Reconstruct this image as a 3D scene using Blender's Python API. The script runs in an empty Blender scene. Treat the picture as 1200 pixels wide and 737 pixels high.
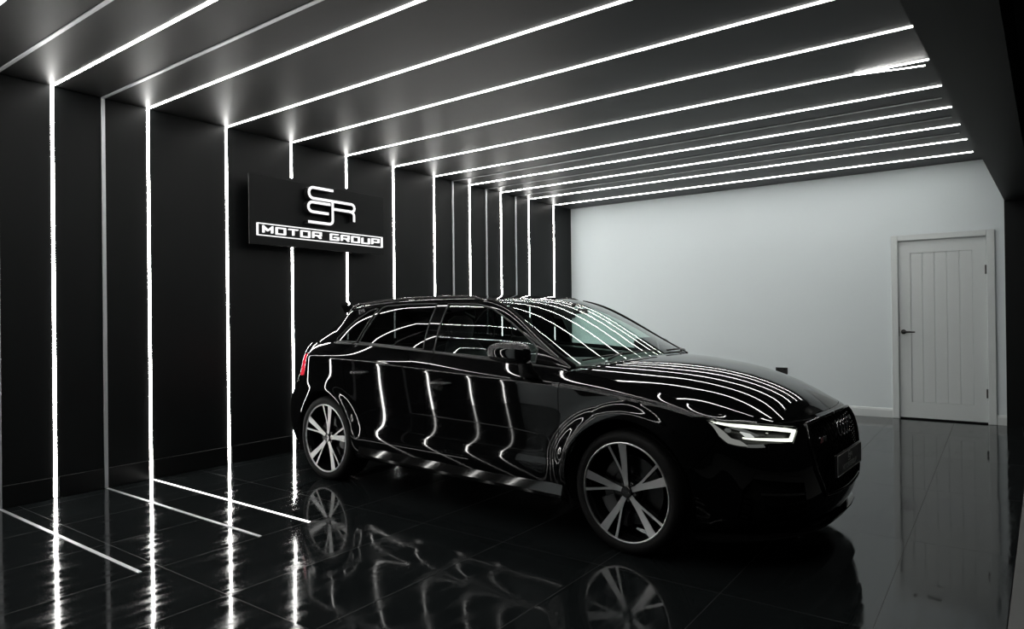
import bpy, bmesh, math, random
import numpy as np
from mathutils import Vector, Matrix
from mathutils.geometry import delaunay_2d_cdt
PI = math.pi
random.seed(7)
SCN = bpy.context.scene
COL = SCN.collection

# ------------------------------------------------------------------ materials
def new_mat(name):
    m = bpy.data.materials.new(name); m.use_nodes = True
    nt = m.node_tree; nt.nodes.clear()
    out = nt.nodes.new('ShaderNodeOutputMaterial')
    return m, nt, out
def principled(name, col, rough=.5, metal=0., spec=.5, coat=0., ior=1.5, noise=None, bump=None):
    m, nt, out = new_mat(name)
    b = nt.nodes.new('ShaderNodeBsdfPrincipled')
    b.inputs['Base Color'].default_value = (*col, 1); b.inputs['Roughness'].default_value = rough
    b.inputs['Metallic'].default_value = metal; b.inputs['Specular IOR Level'].default_value = spec
    b.inputs['IOR'].default_value = ior; b.inputs['Coat Weight'].default_value = coat; b.inputs['Coat Roughness'].default_value = .01
    nt.links.new(b.outputs[0], out.inputs[0])
    if noise or bump:
        tc = nt.nodes.new('ShaderNodeTexCoord')
    if noise:                                       # (scale, amount): faint uneven colour
        n = nt.nodes.new('ShaderNodeTexNoise'); n.inputs['Scale'].default_value = noise[0]; n.inputs['Detail'].default_value = 4
        nt.links.new(tc.outputs['Object'], n.inputs['Vector'])
        mx = nt.nodes.new('ShaderNodeMix'); mx.data_type = 'RGBA'
        mx.inputs[6].default_value = (*[c * (1 - noise[1]) for c in col], 1); mx.inputs[7].default_value = (*[min(1, c * (1 + noise[1])) for c in col], 1)
        nt.links.new(n.outputs['Fac'], mx.inputs[0]); nt.links.new(mx.outputs[2], b.inputs['Base Color'])
    if bump:
        n = nt.nodes.new('ShaderNodeTexNoise'); n.inputs['Scale'].default_value = bump[0]; n.inputs['Detail'].default_value = 3
        nt.links.new(tc.outputs['Object'], n.inputs['Vector'])
        bp = nt.nodes.new('ShaderNodeBump'); bp.inputs['Strength'].default_value = bump[1]; bp.inputs['Distance'].default_value = .01
        nt.links.new(n.outputs['Fac'], bp.inputs['Height']); nt.links.new(bp.outputs[0], b.inputs['Normal'])
    return m
def emission(name, col, strength):
    m, nt, out = new_mat(name)
    e = nt.nodes.new('ShaderNodeEmission'); e.inputs[0].default_value = (*col, 1); e.inputs[1].default_value = strength
    nt.links.new(e.outputs[0], out.inputs[0]); return m
def thin_glass(name, tint, ior=1.5, rough=0.):
    m, nt, out = new_mat(name)
    t = nt.nodes.new('ShaderNodeBsdfTransparent'); t.inputs[0].default_value = (*tint, 1)
    g = nt.nodes.new('ShaderNodeBsdfGlossy'); g.inputs['Roughness'].default_value = rough; g.inputs[0].default_value = (1, 1, 1, 1)
    # Schlick reflectance of a thin pane, the same from both of its faces
    geo = nt.nodes.new('ShaderNodeNewGeometry'); dt = nt.nodes.new('ShaderNodeVectorMath'); dt.operation = 'DOT_PRODUCT'
    nt.links.new(geo.outputs['Incoming'], dt.inputs[0]); nt.links.new(geo.outputs['Normal'], dt.inputs[1])
    def mth(op, a, v0=None, v1=None):
        n = nt.nodes.new('ShaderNodeMath'); n.operation = op
        if v0 is not None: n.inputs[0].default_value = v0; nt.links.new(a, n.inputs[1])
        else: nt.links.new(a, n.inputs[0]); n.inputs[1].default_value = v1 if v1 is not None else 0
        return n
    r0 = ((ior - 1) / (ior + 1)) ** 2
    c = mth('ABSOLUTE', dt.outputs['Value']); om = mth('SUBTRACT', c.outputs[0], v0=1.); p5 = mth('POWER', om.outputs[0], v1=5.); ml = mth('MULTIPLY', p5.outputs[0], v1=1 - r0); f = mth('ADD', ml.outputs[0], v1=r0)
    mx = nt.nodes.new('ShaderNodeMixShader')
    nt.links.new(f.outputs[0], mx.inputs[0]); nt.links.new(t.outputs[0], mx.inputs[1]); nt.links.new(g.outputs[0], mx.inputs[2])
    nt.links.new(mx.outputs[0], out.inputs[0]); return m

LED_S = 36.0
M = {}
M['paint'] = principled('black_paint', (.0025, .0026, .0028), .03, ior=1.46)
M['gloss_black'] = principled('gloss_black_trim', (.004, .004, .004), .06)
M['rail_black'] = principled('rail_black', (.003, .003, .003), .2, spec=.35)
M['satin_black'] = principled('satin_black_plastic', (.010, .010, .010), .35)
M['matt_black'] = principled('matt_black_liner', (.006, .006, .006), .8, spec=.2)
M['rubber'] = principled('tyre_rubber', (.0055, .0055, .0055), .62, spec=.18, bump=(90, .05))
M['polished'] = principled('machined_alloy', (.56, .56, .56), .34, metal=1.)
M['steel'] = principled('brake_steel', (.05, .05, .05), .3, metal=1.)
M['caliper'] = principled('caliper_grey', (.06, .06, .062), .35)
M['chrome'] = principled('chrome', (.7, .7, .7), .08, metal=1.)
M['dark_chrome'] = principled('dark_chrome', (.10, .10, .10), .2, metal=1.)
M['trim_dark'] = principled('window_trim_dark', (.03, .031, .032), .28, spec=.5)
M['alu'] = principled('brushed_aluminium', (.62, .63, .65), .45, metal=.75, noise=(6, .10))
M['glass'] = thin_glass('green_tinted_glass', (.74, .88, .83))
M['privacy'] = thin_glass('privacy_glass', (.05, .055, .055))
M['lens'] = thin_glass('clear_lens', (.92, .92, .92))
M['drl'] = emission('running_light_white', (.95, 1., .86), 1.6)
M['drl_dim'] = emission('light_guide_dim', (.97, 1., .93), .22)
M['lamp_block'] = emission('lamp_block_glow', (.96, 1., .95), .62)
M['lamp_grey'] = emission('lamp_reflector_glow', (.95, 1., .95), .10)
M['led_floor'] = emission('floor_led', (1., .99, .955), 5.0)
M['red_lens'] = principled('red_lamp_lens', (.42, .012, .02), .1)
_b = M['red_lens'].node_tree.nodes['Principled BSDF']; _b.inputs['Emission Color'].default_value = (1, .05, .09, 1); _b.inputs['Emission Strength'].default_value = .45
M['red_badge'] = principled('badge_red', (.20, .02, .03), .3)
M['badge'] = principled('badge_silver', (.35, .35, .35), .25, metal=1.)
M['plate'] = principled('plate_black', (.012, .012, .012), .3)
M['plate_grey'] = principled('plate_print_grey', (.85, .85, .85), .4)
M['leather'] = principled('seat_leather', (.016, .016, .017), .5, bump=(60, .05))
M['dash'] = principled('dashboard_plastic', (.012, .013, .013), .55, bump=(80, .05))
M['led'] = emission('led_diffuser', (1., .99, .955), LED_S)
M['sign_led'] = emission('sign_letter_light', (1., 1., 1.), 1.25)
M['sign_side'] = principled('sign_letter_return', (.01, .01, .01), .5)
M['sign_panel'] = principled('sign_panel_black', (.0034, .0042, .0045), .55, spec=.18)
M['door_white'] = principled('door_white_paint', (.62, .66, .66), .42, noise=(3, .03))
M['iron'] = principled('black_ironmongery', (.006, .006, .006), .35)
def wall_paint(name, col, rough, spec, nscale, namt, bstr):
    return principled(name, col, rough, spec=spec, noise=(nscale, namt), bump=(140, bstr))
M['wall_black'] = wall_paint('wall_black_satin', (.0034, .0043, .0046), .5, .21, 1.2, .10, .02)
M['ceil_black'] = wall_paint('ceiling_black_satin', (.0070, .0073, .0073), .46, .26, 1.4, .12, .02)
M['wall_white'] = wall_paint('wall_white_matt', (.70, .765, .785), .7, .2, .8, .03, .02)
M['skirt_black'] = principled('skirting_black_gloss', (.0062, .0068, .0071), .3, spec=.3)

def floor_material(x0, dx, y0, dy):
    m, nt, out = new_mat('polished_black_tile')
    N = nt.nodes; L = nt.links
    b = N.new('ShaderNodeBsdfPrincipled'); L.new(b.outputs[0], out.inputs[0])
    geo = N.new('ShaderNodeTexCoord'); sep = N.new('ShaderNodeSeparateXYZ'); L.new(geo.outputs['Object'], sep.inputs[0])
    def mth(op, a, c=None, v=None):
        n = N.new('ShaderNodeMath'); n.operation = op; L.new(a, n.inputs[0])
        if c is not None: L.new(c, n.inputs[1])
        if v is not None: n.inputs[1].default_value = v
        return n.outputs[0]
    def joint(src, o, d, half):
        t = mth('DIVIDE', mth('SUBTRACT', src, v=o), v=d)
        fr = mth('ABSOLUTE', mth('SUBTRACT', mth('FRACT', t), v=.5))
        return mth('GREATER_THAN', fr, v=.5 - half / d), mth('FLOOR', t)
    jx, ix = joint(sep.outputs[0], x0, dx, .0013); jy, iy = joint(sep.outputs[1], y0, dy, .0013)
    j = mth('MAXIMUM', jx, jy)
    cmb = N.new('ShaderNodeCombineXYZ'); L.new(ix, cmb.inputs[0]); L.new(iy, cmb.inputs[1])
    wn = N.new('ShaderNodeTexWhiteNoise'); L.new(cmb.outputs[0], wn.inputs[0])
    # every tile sits a hair out of level and carries its own drift in the streaks
    off = N.new('ShaderNodeVectorMath'); off.operation = 'MULTIPLY_ADD'; L.new(wn.outputs['Color'], off.inputs[0])
    off.inputs[1].default_value = (9, 9, 9); L.new(geo.outputs['Object'], off.inputs[2])
    mp = N.new('ShaderNodeMapping'); mp.inputs['Scale'].default_value = (16, 2.2, 1); mp.inputs['Rotation'].default_value = (0, 0, .12); L.new(off.outputs[0], mp.inputs[0])
    n1 = N.new('ShaderNodeTexNoise'); n1.inputs['Scale'].default_value = 1.; n1.inputs['Detail'].default_value = 5; n1.inputs['Roughness'].default_value = .62; L.new(mp.outputs[0], n1.inputs['Vector'])
    n2 = N.new('ShaderNodeTexNoise'); n2.inputs['Scale'].default_value = 2.2; n2.inputs['Detail'].default_value = 4; L.new(off.outputs[0], n2.inputs['Vector'])
    # colour: charcoal with soft cloudy veining, grey grout
    cr = N.new('ShaderNodeMix'); cr.data_type = 'RGBA'; cr.inputs[6].default_value = (.0046, .0056, .0060, 1); cr.inputs[7].default_value = (.0105, .0124, .0128, 1); L.new(n2.outputs['Fac'], cr.inputs[0])
    cg = N.new('ShaderNodeMix'); cg.data_type = 'RGBA'; L.new(j, cg.inputs[0]); L.new(cr.outputs[2], cg.inputs[6]); cg.inputs[7].default_value = (.022, .023, .023, 1)
    L.new(cg.outputs[2], b.inputs['Base Color'])
    # gloss broken by streaks
    mr = N.new('ShaderNodeMapRange'); mr.inputs['From Min'].default_value = .42; mr.inputs['From Max'].default_value = .78; mr.inputs['To Min'].default_value = .035; mr.inputs['To Max'].default_value = .21; L.new(n1.outputs['Fac'], mr.inputs['Value'])
    rg = mth('MAXIMUM', mr.outputs[0], mth('MULTIPLY', j, v=.55)); L.new(rg, b.inputs['Roughness'])
    b.inputs['IOR'].default_value = 1.34; b.inputs['Specular IOR Level'].default_value = .5
    bp = N.new('ShaderNodeBump'); bp.inputs['Strength'].default_value = .045; bp.inputs['Distance'].default_value = .004
    L.new(n1.outputs['Fac'], bp.inputs['Height'])
    tl = N.new('ShaderNodeVectorMath'); tl.operation = 'MULTIPLY_ADD'; L.new(wn.outputs['Color'], tl.inputs[0]); tl.inputs[1].default_value = (.006, .006, 0); tl.inputs[2].default_value = (-.003, -.003, 0)
    ad = N.new('ShaderNodeVectorMath'); ad.operation = 'ADD'; L.new(bp.outputs[0], ad.inputs[0]); L.new(tl.outputs[0], ad.inputs[1])
    nn = N.new('ShaderNodeVectorMath'); nn.operation = 'NORMALIZE'; L.new(ad.outputs[0], nn.inputs[0]); L.new(nn.outputs[0], b.inputs['Normal'])
    return m

# ------------------------------------------------------------------ object helpers
def tag(o, label=None, cat=None, group=None, kind=None):
    if label: o['label'] = label
    if cat: o['category'] = cat
    if group: o['group'] = group
    if kind: o['kind'] = kind
    return o
def empty(name, loc=(0, 0, 0), rz=0., parent=None):
    o = bpy.data.objects.new(name, None); o.empty_display_size = .1; o.location = loc; o.rotation_euler = (0, 0, rz)
    COL.objects.link(o); o.parent = parent; return o
def mesh(name, V, F, mat, parent=None, smooth=False, normals=None):
    me = bpy.data.meshes.new(name)
    me.from_pydata([tuple(map(float, v)) for v in V], [], [tuple(int(i) for i in f) for f in F])
    mats = mat if isinstance(mat, (list, tuple)) else [mat]
    for m in mats: me.materials.append(m)
    if smooth or normals is not None: me.polygons.foreach_set('use_smooth', [True] * len(me.polygons))
    me.update()
    if normals is not None: me.normals_split_custom_set_from_vertices([tuple(map(float, n)) for n in normals])
    o = bpy.data.objects.new(name, me); COL.objects.link(o); o.parent = parent; return o
class MB:
    """collects simple solids into one mesh"""
    def __init__(s): s.V = []; s.F = []
    def add(s, V, F):
        k = len(s.V); s.V += [tuple(map(float, v)) for v in V]; s.F += [tuple(i + k for i in f) for f in F]; return s
    def box(s, x0, x1, y0, y1, z0, z1, bev=0., seg=2):
        bm = bmesh.new(); bmesh.ops.create_cube(bm, size=1)
        for v in bm.verts: v.co = Vector(((x0 + x1) / 2 + v.co.x * (x1 - x0), (y0 + y1) / 2 + v.co.y * (y1 - y0), (z0 + z1) / 2 + v.co.z * (z1 - z0)))
        if bev: bmesh.ops.bevel(bm, geom=bm.edges[:], offset=bev, segments=seg, profile=.5, affect='EDGES')
        return s.bm(bm)
    def bm(s, bm):
        bm.verts.index_update(); s.add([v.co[:] for v in bm.verts], [[v.index for v in f.verts] for f in bm.faces]); bm.free(); return s
    def tube(s, pts, r, n=8, closed=False, caps=True):
        pts = [Vector(p) for p in pts]; k0 = len(s.V); m = len(pts); prev = None
        for i, p in enumerate(pts):
            a = pts[i - 1] if (i > 0 or closed) else p; b = pts[(i + 1) % m] if (i < m - 1 or closed) else p
            t = (b - a).normalized()
            if prev is None:
                ref = Vector((0, 0, 1)) if abs(t.z) < .9 else Vector((1, 0, 0)); e1 = t.cross(ref).normalized()
            else: e1 = (prev - t * prev.dot(t)).normalized()
            prev = e1; e2 = t.cross(e1); rr = r[i] if isinstance(r, (list, tuple)) else r
            for q in range(n):
                c = p + (e1 * math.cos(2 * PI * q / n) + e2 * math.sin(2 * PI * q / n)) * rr; s.V.append(tuple(c))
        for i in range(m if closed else m - 1):
            for q in range(n):
                a, b = k0 + i * n, k0 + ((i + 1) % m) * n; s.F.append((a + q, a + (q + 1) % n, b + (q + 1) % n, b + q))
        if caps and not closed:
            s.F.append(tuple(k0 + q for q in range(n))[::-1]); s.F.append(tuple(k0 + (m - 1) * n + q for q in range(n)))
        return s
    def lathe(s, prof, n=48, axis='y', c=(0, 0, 0), closed=False):
        """prof: (radius, offset along axis)"""
        k0 = len(s.V); m = len(prof)
        for r, d in prof:
            for q in range(n):
                a = 2 * PI * q / n; u, w = r * math.cos(a), r * math.sin(a)
                p = (u, d, w) if axis == 'y' else ((d, u, w) if axis == 'x' else (u, w, d))
                s.V.append((p[0] + c[0], p[1] + c[1], p[2] + c[2]))
        for i in range(m if closed else m - 1):
            for q in range(n):
                a, b = k0 + i * n, k0 + ((i + 1) % m) * n; s.F.append((a + q, a + (q + 1) % n, b + (q + 1) % n, b + q))
        return s
    def prism(s, poly, f0, f1):
        """poly: 2-D points; f0/f1 map a 2-D point to the two end faces"""
        n = len(poly); k = len(s.V)
        s.V += [tuple(f0(*p)) for p in poly] + [tuple(f1(*p)) for p in poly]
        s.F.append(tuple(range(k, k + n))); s.F.append(tuple(range(k + n, k + 2 * n))[::-1])
        for i in range(n): s.F.append((k + i, k + n + i, k + n + (i + 1) % n, k + (i + 1) % n))
        return s
    def loft(s, secs, closed=True, caps=True):
        k0 = len(s.V); n = len(secs[0])
        for c in secs: s.V += [tuple(map(float, p)) for p in c]
        for i in range(len(secs) - 1):
            for q in range(n if closed else n - 1):
                a, b = k0 + i * n, k0 + (i + 1) * n; s.F.append((a + q, a + (q + 1) % n, b + (q + 1) % n, b + q))
        if caps and closed: s.F.append(tuple(range(k0, k0 + n))[::-1]); s.F.append(tuple(range(k0 + (len(secs) - 1) * n, k0 + len(secs) * n)))
        return s
    def build(s, name, mat, parent=None, smooth=False, angle=None, fix=True):
        o = mesh(name, s.V, s.F, mat, parent, smooth)
        if fix:
            bm = bmesh.new(); bm.from_mesh(o.data); bmesh.ops.recalc_face_normals(bm, faces=bm.faces[:]); bm.to_mesh(o.data); bm.free()
        if angle is not None:
            o.data.polygons.foreach_set('use_smooth', [True] * len(o.data.polygons)); o.data.set_sharp_from_angle(angle=math.radians(angle))
        return o
def stroke(pts, t):
    """outline polygon of a thick polyline in 2-D with mitred corners"""
    P = [np.array(p, float) for p in pts]; n = len(P); Lf, Rt = [], []
    for i in range(n):
        d0 = P[i] - P[i - 1] if i > 0 else P[1] - P[0]; d1 = P[i + 1] - P[i] if i < n - 1 else P[-1] - P[-2]
        d0 = d0 / np.linalg.norm(d0); d1 = d1 / np.linalg.norm(d1); nn = np.array([-(d0 + d1)[1], (d0 + d1)[0]]); nn /= max(np.linalg.norm(nn), 1e-6)
        c = max(nn @ np.array([-d0[1], d0[0]]), .35); Lf.append(P[i] + nn * t / 2 / c); Rt.append(P[i] - nn * t / 2 / c)
    return Lf, Rt
def stroke_solid(mb, pts, t, f0, f1):
    Lf, Rt = stroke(pts, t); k = len(mb.V); n = len(Lf)
    for a, b in zip(Lf, Rt): mb.V += [tuple(f1(*a)), tuple(f1(*b)), tuple(f0(*b)), tuple(f0(*a))]
    for i in range(n - 1):
        a, b = k + i * 4, k + i * 4 + 4
        for q in range(4): mb.F.append((a + q, a + (q + 1) % 4, b + (q + 1) % 4, b + q))
    mb.F.append((k, k + 1, k + 2, k + 3)); e = k + (n - 1) * 4; mb.F.append((e + 3, e + 2, e + 1, e))
def arc2(cx, cy, rx, ry, a0, a1, n=8):
    return [(cx + rx * math.cos(math.radians(a0 + (a1 - a0) * i / n)), cy + ry * math.sin(math.radians(a0 + (a1 - a0) * i / n))) for i in range(n + 1)]
GLYPH = {  # square, wide lettering on a unit box
    'M': [[(0, 0), (0, 1), (.5, .38), (1, 1), (1, 0)]], 'O': [[(0, 0), (0, 1), (1, 1), (1, 0), (0, 0), (0, .2)]], 'T': [[(-.05, 1), (1.05, 1)], [(.5, 1), (.5, 0)]],
    'R': [[(0, 0), (0, 1), (1, 1), (1, .45), (.15, .45)], [(.62, .45), (1, 0)]], 'G': [[(1, 1), (0, 1), (0, 0), (1, 0), (1, .48), (.45, .48)]],
    'U': [[(0, 1), (0, 0), (1, 0), (1, 1)]], 'P': [[(0, 0), (0, 1), (1, 1), (1, .42), (.1, .42)]], 'S': [[(1, 1), (0, 1), (0, .5), (1, .5), (1, 0), (0, 0)]],
    '3': [[(0, 1), (1, 1), (1, 0), (0, 0)], [(.2, .5), (1, .5)]]}
def write(mb, text, a0, b0, w, h, gap, space, t, f0, f1):
    a = a0
    for ch in text:
        if ch == ' ': a += space - gap; continue
        for pl in GLYPH[ch]: stroke_solid(mb, [(a + p[0] * w, b0 + p[1] * h) for p in pl], t, f0, f1)
        a += w + gap
def monogram(mb, f, t, f0, f1):
    """the interlocked S-S-R sign; f maps its own (y,z) plane to the sign's"""
    S1 = [(4.207, 2.476), (3.969, 2.476)] + arc2(3.972, 2.425, .048, .051, 90, 270, 8)[1:] + [(4.425, 2.374)] + arc2(4.43, 2.337, .038, .037, 90, -90, 6) + [(4.215, 2.300)]
    leg = [(4.40, 2.300)] + arc2(4.418, 2.262, .044, .036, 70, 0, 4) + [(4.462, 2.203)]
    S2 = [(4.172, 2.338), (3.962, 2.338)] + arc2(3.962, 2.2925, .046, .0455, 90, 270, 8)[1:] + [(4.150, 2.247)]
    st = [(4.198, 2.376), (4.198, 2.19)] + arc2(4.158, 2.19, .04, .04, 0, -90, 6)[1:] + [(3.914, 2.150)]
    for pl in (S1, leg, S2, st): stroke_solid(mb, [f(*p) for p in pl], t, f0, f1)

# ------------------------------------------------------------------ curved panels cut from a surface
def densify(loop, S, step=.012):
    L = [np.array(p, float) for p in loop]; out = []
    for a, b in zip(L, L[1:] + L[:1]):
        pa, pb = S.P([a[0], b[0]], [a[1], b[1]]); n = max(1, int(np.linalg.norm(pa - pb) / step))
        n = min(n, 400)
        for i in range(n): out.append(a + (b - a) * i / n)
    return np.array(out)
def in_poly(P, poly):
    x, y = P[:, 0], P[:, 1]; c = np.zeros(len(P), bool); n = len(poly)
    for i in range(n):
        x0, y0 = poly[i]; x1, y1 = poly[(i + 1) % n]
        k = ((y0 > y) != (y1 > y)); 
        if not k.any(): continue
        xi = (x1 - x0) * (y - y0) / ((y1 - y0) if abs(y1 - y0) > 1e-15 else 1e-15) + x0
        c ^= k & (x < xi)
    return c
def seg_dist(P, poly):
    d = np.full(len(P), 1e9)
    for i in range(len(poly)):
        a, b = poly[i], poly[(i + 1) % len(poly)]; ab = b - a; t = np.clip(((P - a) @ ab) / max(ab @ ab, 1e-18), 0, 1)
        d = np.minimum(d, np.linalg.norm(P - a - t[:, None] * ab, axis=1))
    return d
def inset(poly, d):
    """move a closed 2-D loop inwards by d (outer loop: towards its inside)"""
    n = len(poly); area = sum(poly[i - 1][0] * poly[i][1] - poly[i][0] * poly[i - 1][1] for i in range(n)); s = 1 if area > 0 else -1
    out = []
    for i in range(n):
        d0 = poly[i] - poly[i - 1]; d1 = poly[(i + 1) % n] - poly[i]
        d0 = d0 / max(np.linalg.norm(d0), 1e-12); d1 = d1 / max(np.linalg.norm(d1), 1e-12)
        t = d0 + d1; l = np.linalg.norm(t); t = t / l if l > 1e-6 else d1
        nn = np.array([-t[1], t[0]]) * s; c = max(nn @ (np.array([-d0[1], d0[0]]) * s), .5)
        out.append(poly[i] + nn * d / c)
    return np.array(out)
def panel_geo(S, loop, holes=(), gap=.002, flange=.012, offset=0., gu=.024, gv=.013, step=.012):
    """triangulated piece of surface S bounded by LOOP (u,v); returns verts, faces, normals for w>0"""
    lp = densify(loop, S, step); hs = [densify(h, S, step) for h in holes]
    c = lp.mean(0); e = .05
    cl = lambda q: (np.clip(q[0], 0, S.nu), np.clip(q[1], 0, S.nv))
    smp = lp[:: max(1, len(lp) // 24)]
    Lu = np.mean([np.linalg.norm(S.P(*cl((u + e, v))) - S.P(*cl((u - e, v)))) / max(cl((u + e, v))[0] - cl((u - e, v))[0], 1e-6) for u, v in smp])
    Lv = np.mean([np.linalg.norm(S.P(*cl((u, v + e))) - S.P(*cl((u, v - e)))) / max(cl((u, v + e))[1] - cl((u, v - e))[1], 1e-6) for u, v in smp])
    K = np.array([Lu, Lv]); lp = lp * K; hs = [h * K for h in hs]
    seam = np.abs(S.P(lp[:, 0] / Lu, lp[:, 1] / Lv)[:, 1]) < 1e-4        # points on the car's centreline stay there
    if gap:
        li = inset(lp, gap); li[seam] = np.where(np.abs(S.P(li[seam][:, 0] / Lu, li[seam][:, 1] / Lv)[:, 1:2]) < 1e-4, li[seam], lp[seam]) if seam.any() else li[seam]
        lp = li; hs = [inset(h, -gap) for h in hs]
    lo, hi = lp.min(0), lp.max(0)
    g0 = np.arange(math.floor(lo[0] / gu) * gu, hi[0] + gu, gu); g1 = np.arange(math.floor(lo[1] / gv) * gv, hi[1] + gv, gv)
    G = np.stack(np.meshgrid(g0, g1, indexing='ij'), -1).reshape(-1, 2)
    ok = in_poly(G, lp)
    for h in hs: ok &= ~in_poly(G, h)
    G = G[ok]
    for h in [lp] + hs: G = G[seg_dist(G, h) > .45 * min(gu, gv)]
    pts = np.concatenate([lp] + hs + [G]); edges = []; k = 0; loops = []
    for h in [lp] + hs:
        n = len(h); edges += [(k + i, k + (i + 1) % n) for i in range(n)]; loops.append(list(range(k, k + n))); k += n
    vo, _, fo, ov, _, _ = delaunay_2d_cdt([Vector(p) for p in pts], edges, [], 0, 1e-7)
    vo = np.array([v[:] for v in vo]); fo = np.array([f for f in fo if len(f) == 3])
    ce = vo[fo].mean(1); ok = in_poly(ce, lp)
    for h in hs: ok &= ~in_poly(ce, h)
    fo = fo[ok]; uv = vo / K
    P = S.P(uv[:, 0], uv[:, 1]); N = S.N(uv[:, 0], uv[:, 1]); P = P + N * offset
    fn = np.cross(P[fo[:, 1]] - P[fo[:, 0]], P[fo[:, 2]] - P[fo[:, 0]]); fl = (fn * N[fo].mean(1)).sum(1) < 0
    fo[fl] = fo[fl][:, ::-1]
    V = [P]; F = [tuple(f) for f in fo]; NN = [N]
    if flange:
        cnt = {}
        for f in F:
            for a, b in ((f[0], f[1]), (f[1], f[2]), (f[2], f[0])): cnt[(a, b)] = 1
        base = len(P); ext = []; extn = []
        for (a, b) in list(cnt):
            if (b, a) in cnt: continue
            if abs(P[a][1]) < 2e-3 and abs(P[b][1]) < 2e-3: continue
            t = P[b] - P[a]; o = np.cross(t, N[a]); o /= max(np.linalg.norm(o), 1e-9)
            k = base + len(ext); ext += [P[a], P[b], P[b] - N[b] * flange, P[a] - N[a] * flange]; extn += [o] * 4
            F.append((k, k + 3, k + 2, k + 1))
        if ext: V.append(np.array(ext)); NN.append(np.array(extn))
    return np.concatenate(V), F, np.concatenate(NN)
def panel(name, S, loop, mat, parent, side=-1, **kw):
    """side -1: the car's right; +1: left; 0: both halves in one mesh"""
    V, F, N = panel_geo(S, loop, **kw); Vs, Fs, Ns = [], [], []; k = 0
    for sd in ((-1, 1) if side == 0 else (side,)):
        q = np.array([1, sd, 1]); Vs.append(V * q); Ns.append(N * q); Fs += [tuple(i + k for i in (f[::-1] if sd < 0 else f)) for f in F]; k += len(V)
    # (x, w, z) -> (x, +-w, z) flips handedness for w -> -w
    return mesh(name, np.concatenate(Vs), Fs, mat, parent, normals=np.concatenate(Ns))
# ------------------------------------------------------------------ the room (metres: x from the lit left wall, y in depth, z up)
H = 2.909; Y_BACK = 8.98; Y_FRONT = -.42; SP = .65763; Y0 = 1.90324
def edge_x(y): return 5.655 - .045 * (Y_BACK - y)          # the open side of the room runs a little askew
def led_end(k): return 5.19 - (10 - k) * .0315
X_OUT = 7.2
def quad_solid(name, pts, z0, z1, mat, kind='structure'):
    mb = MB(); mb.prism(pts, lambda x, y: (x, y, z0), lambda x, y: (x, y, z1)); o = mb.build(name, mat); tag(o, kind=kind); return o
fm = floor_material(1.962, .6025, 1.674, 1.2635)
quad_solid('floor', [(-.1, Y_FRONT - .1), (edge_x(Y_FRONT), Y_FRONT - .1), (edge_x(Y_BACK), Y_BACK + .1), (-.1, Y_BACK + .1)], -.08, 0, fm)
M['outer_floor'] = principled('threshold_concrete', (.12, .122, .120), .55, noise=(5, .12), bump=(60, .1))
quad_solid('floor_threshold', [(edge_x(Y_FRONT) + .004, Y_FRONT - .1), (X_OUT + 1, Y_FRONT - .1), (X_OUT + 1, Y_BACK + .1), (edge_x(Y_BACK) + .004, Y_BACK + .1)], -.08, -.002, M['outer_floor'])
quad_solid('ceiling', [(-.1, Y_FRONT - .1), (X_OUT + 1, Y_FRONT - .1), (X_OUT + 1, Y_BACK + .1), (-.1, Y_BACK + .1)], H, H + .1, M['ceil_black'])
mb = MB(); mb.box(-.1, 0, Y_FRONT - .1, Y_BACK + .1, 0, H); tag(mb.build('wall_left', M['wall_black']), kind='structure')
DX0, DX1, DZ = 4.437, 5.290, 2.072                           # the doorway in the back wall
mb = MB(); mb.box(0, DX0, Y_BACK, Y_BACK + .12, 0, H); mb.box(DX1, 5.448, Y_BACK, Y_BACK + .12, 0, H); mb.box(DX0, DX1, Y_BACK, Y_BACK + .12, DZ, H)
tag(mb.build('wall_back', M['wall_white']), kind='structure')
mb = MB(); mb.box(0, 1.55, Y_FRONT - .1, Y_FRONT, 0, H); tag(mb.build('wall_front', M['wall_white']), kind='structure')
mb = MB(); mb.box(1.55, X_OUT, Y_FRONT - .1, Y_FRONT, 0, H); tag(mb.build('wall_front', M['wall_black']), kind='structure')
mb = MB(); mb.box(5.448, X_OUT, Y_BACK - .04, Y_BACK + .12, 0, H); tag(mb.build('wall_right', M['wall_black']), kind='structure')
mb = MB(); mb.box(X_OUT, X_OUT + .1, Y_FRONT - .1, Y_BACK + .1, 0, H); tag(mb.build('wall_outer', M['wall_black']), kind='structure')
# boxed-in bulkhead over the open side
def bulk(y):
    a, c = 5.452 - .0594 * (Y_BACK - .04 - y), 5.401 + .0493 * (y - 3.153)
    return [(a, y, H), (a, y, 2.425), (c, y, 2.425), (c, y, H)]
mb = MB(); mb.loft([bulk(Y_FRONT), bulk(Y_BACK - .04)]); tag(mb.build('ceiling_bulkhead', M['ceil_black']), kind='structure')
# skirting: black tile upstand on the left wall, white timber on the back wall
LIT_WALL = [k for k in range(-3, 11)]
CHROME = [-.5, .5, 6.5, 7.5, 8.5]
cuts = sorted([Y0 + SP * k for k in LIT_WALL + CHROME if Y0 + SP * k > Y_FRONT + .02])
mb = MB(); a = Y_FRONT
for c in cuts + [Y_BACK]:
    b = c - .018 if c < Y_BACK else Y_BACK
    if b - a > .02: mb.box(.0005, .013, a, b, .001, .148, .002, 1)
    a = c + .018
tag(mb.build('baseboard_left', M['skirt_black']), kind='structure')
mb = MB()
for x0, x1 in ((.02, 4.372), (5.356, 5.446)):
    mb.prism([(Y_BACK, .001), (Y_BACK - .016, .001), (Y_BACK - .016, .085), (Y_BACK - .010, .105), (Y_BACK, .112)], lambda y, z, x=x0: (x, y, z), lambda y, z, x=x1: (x, y, z))
tag(mb.build('baseboard_back', M['door_white']), kind='structure')
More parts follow.
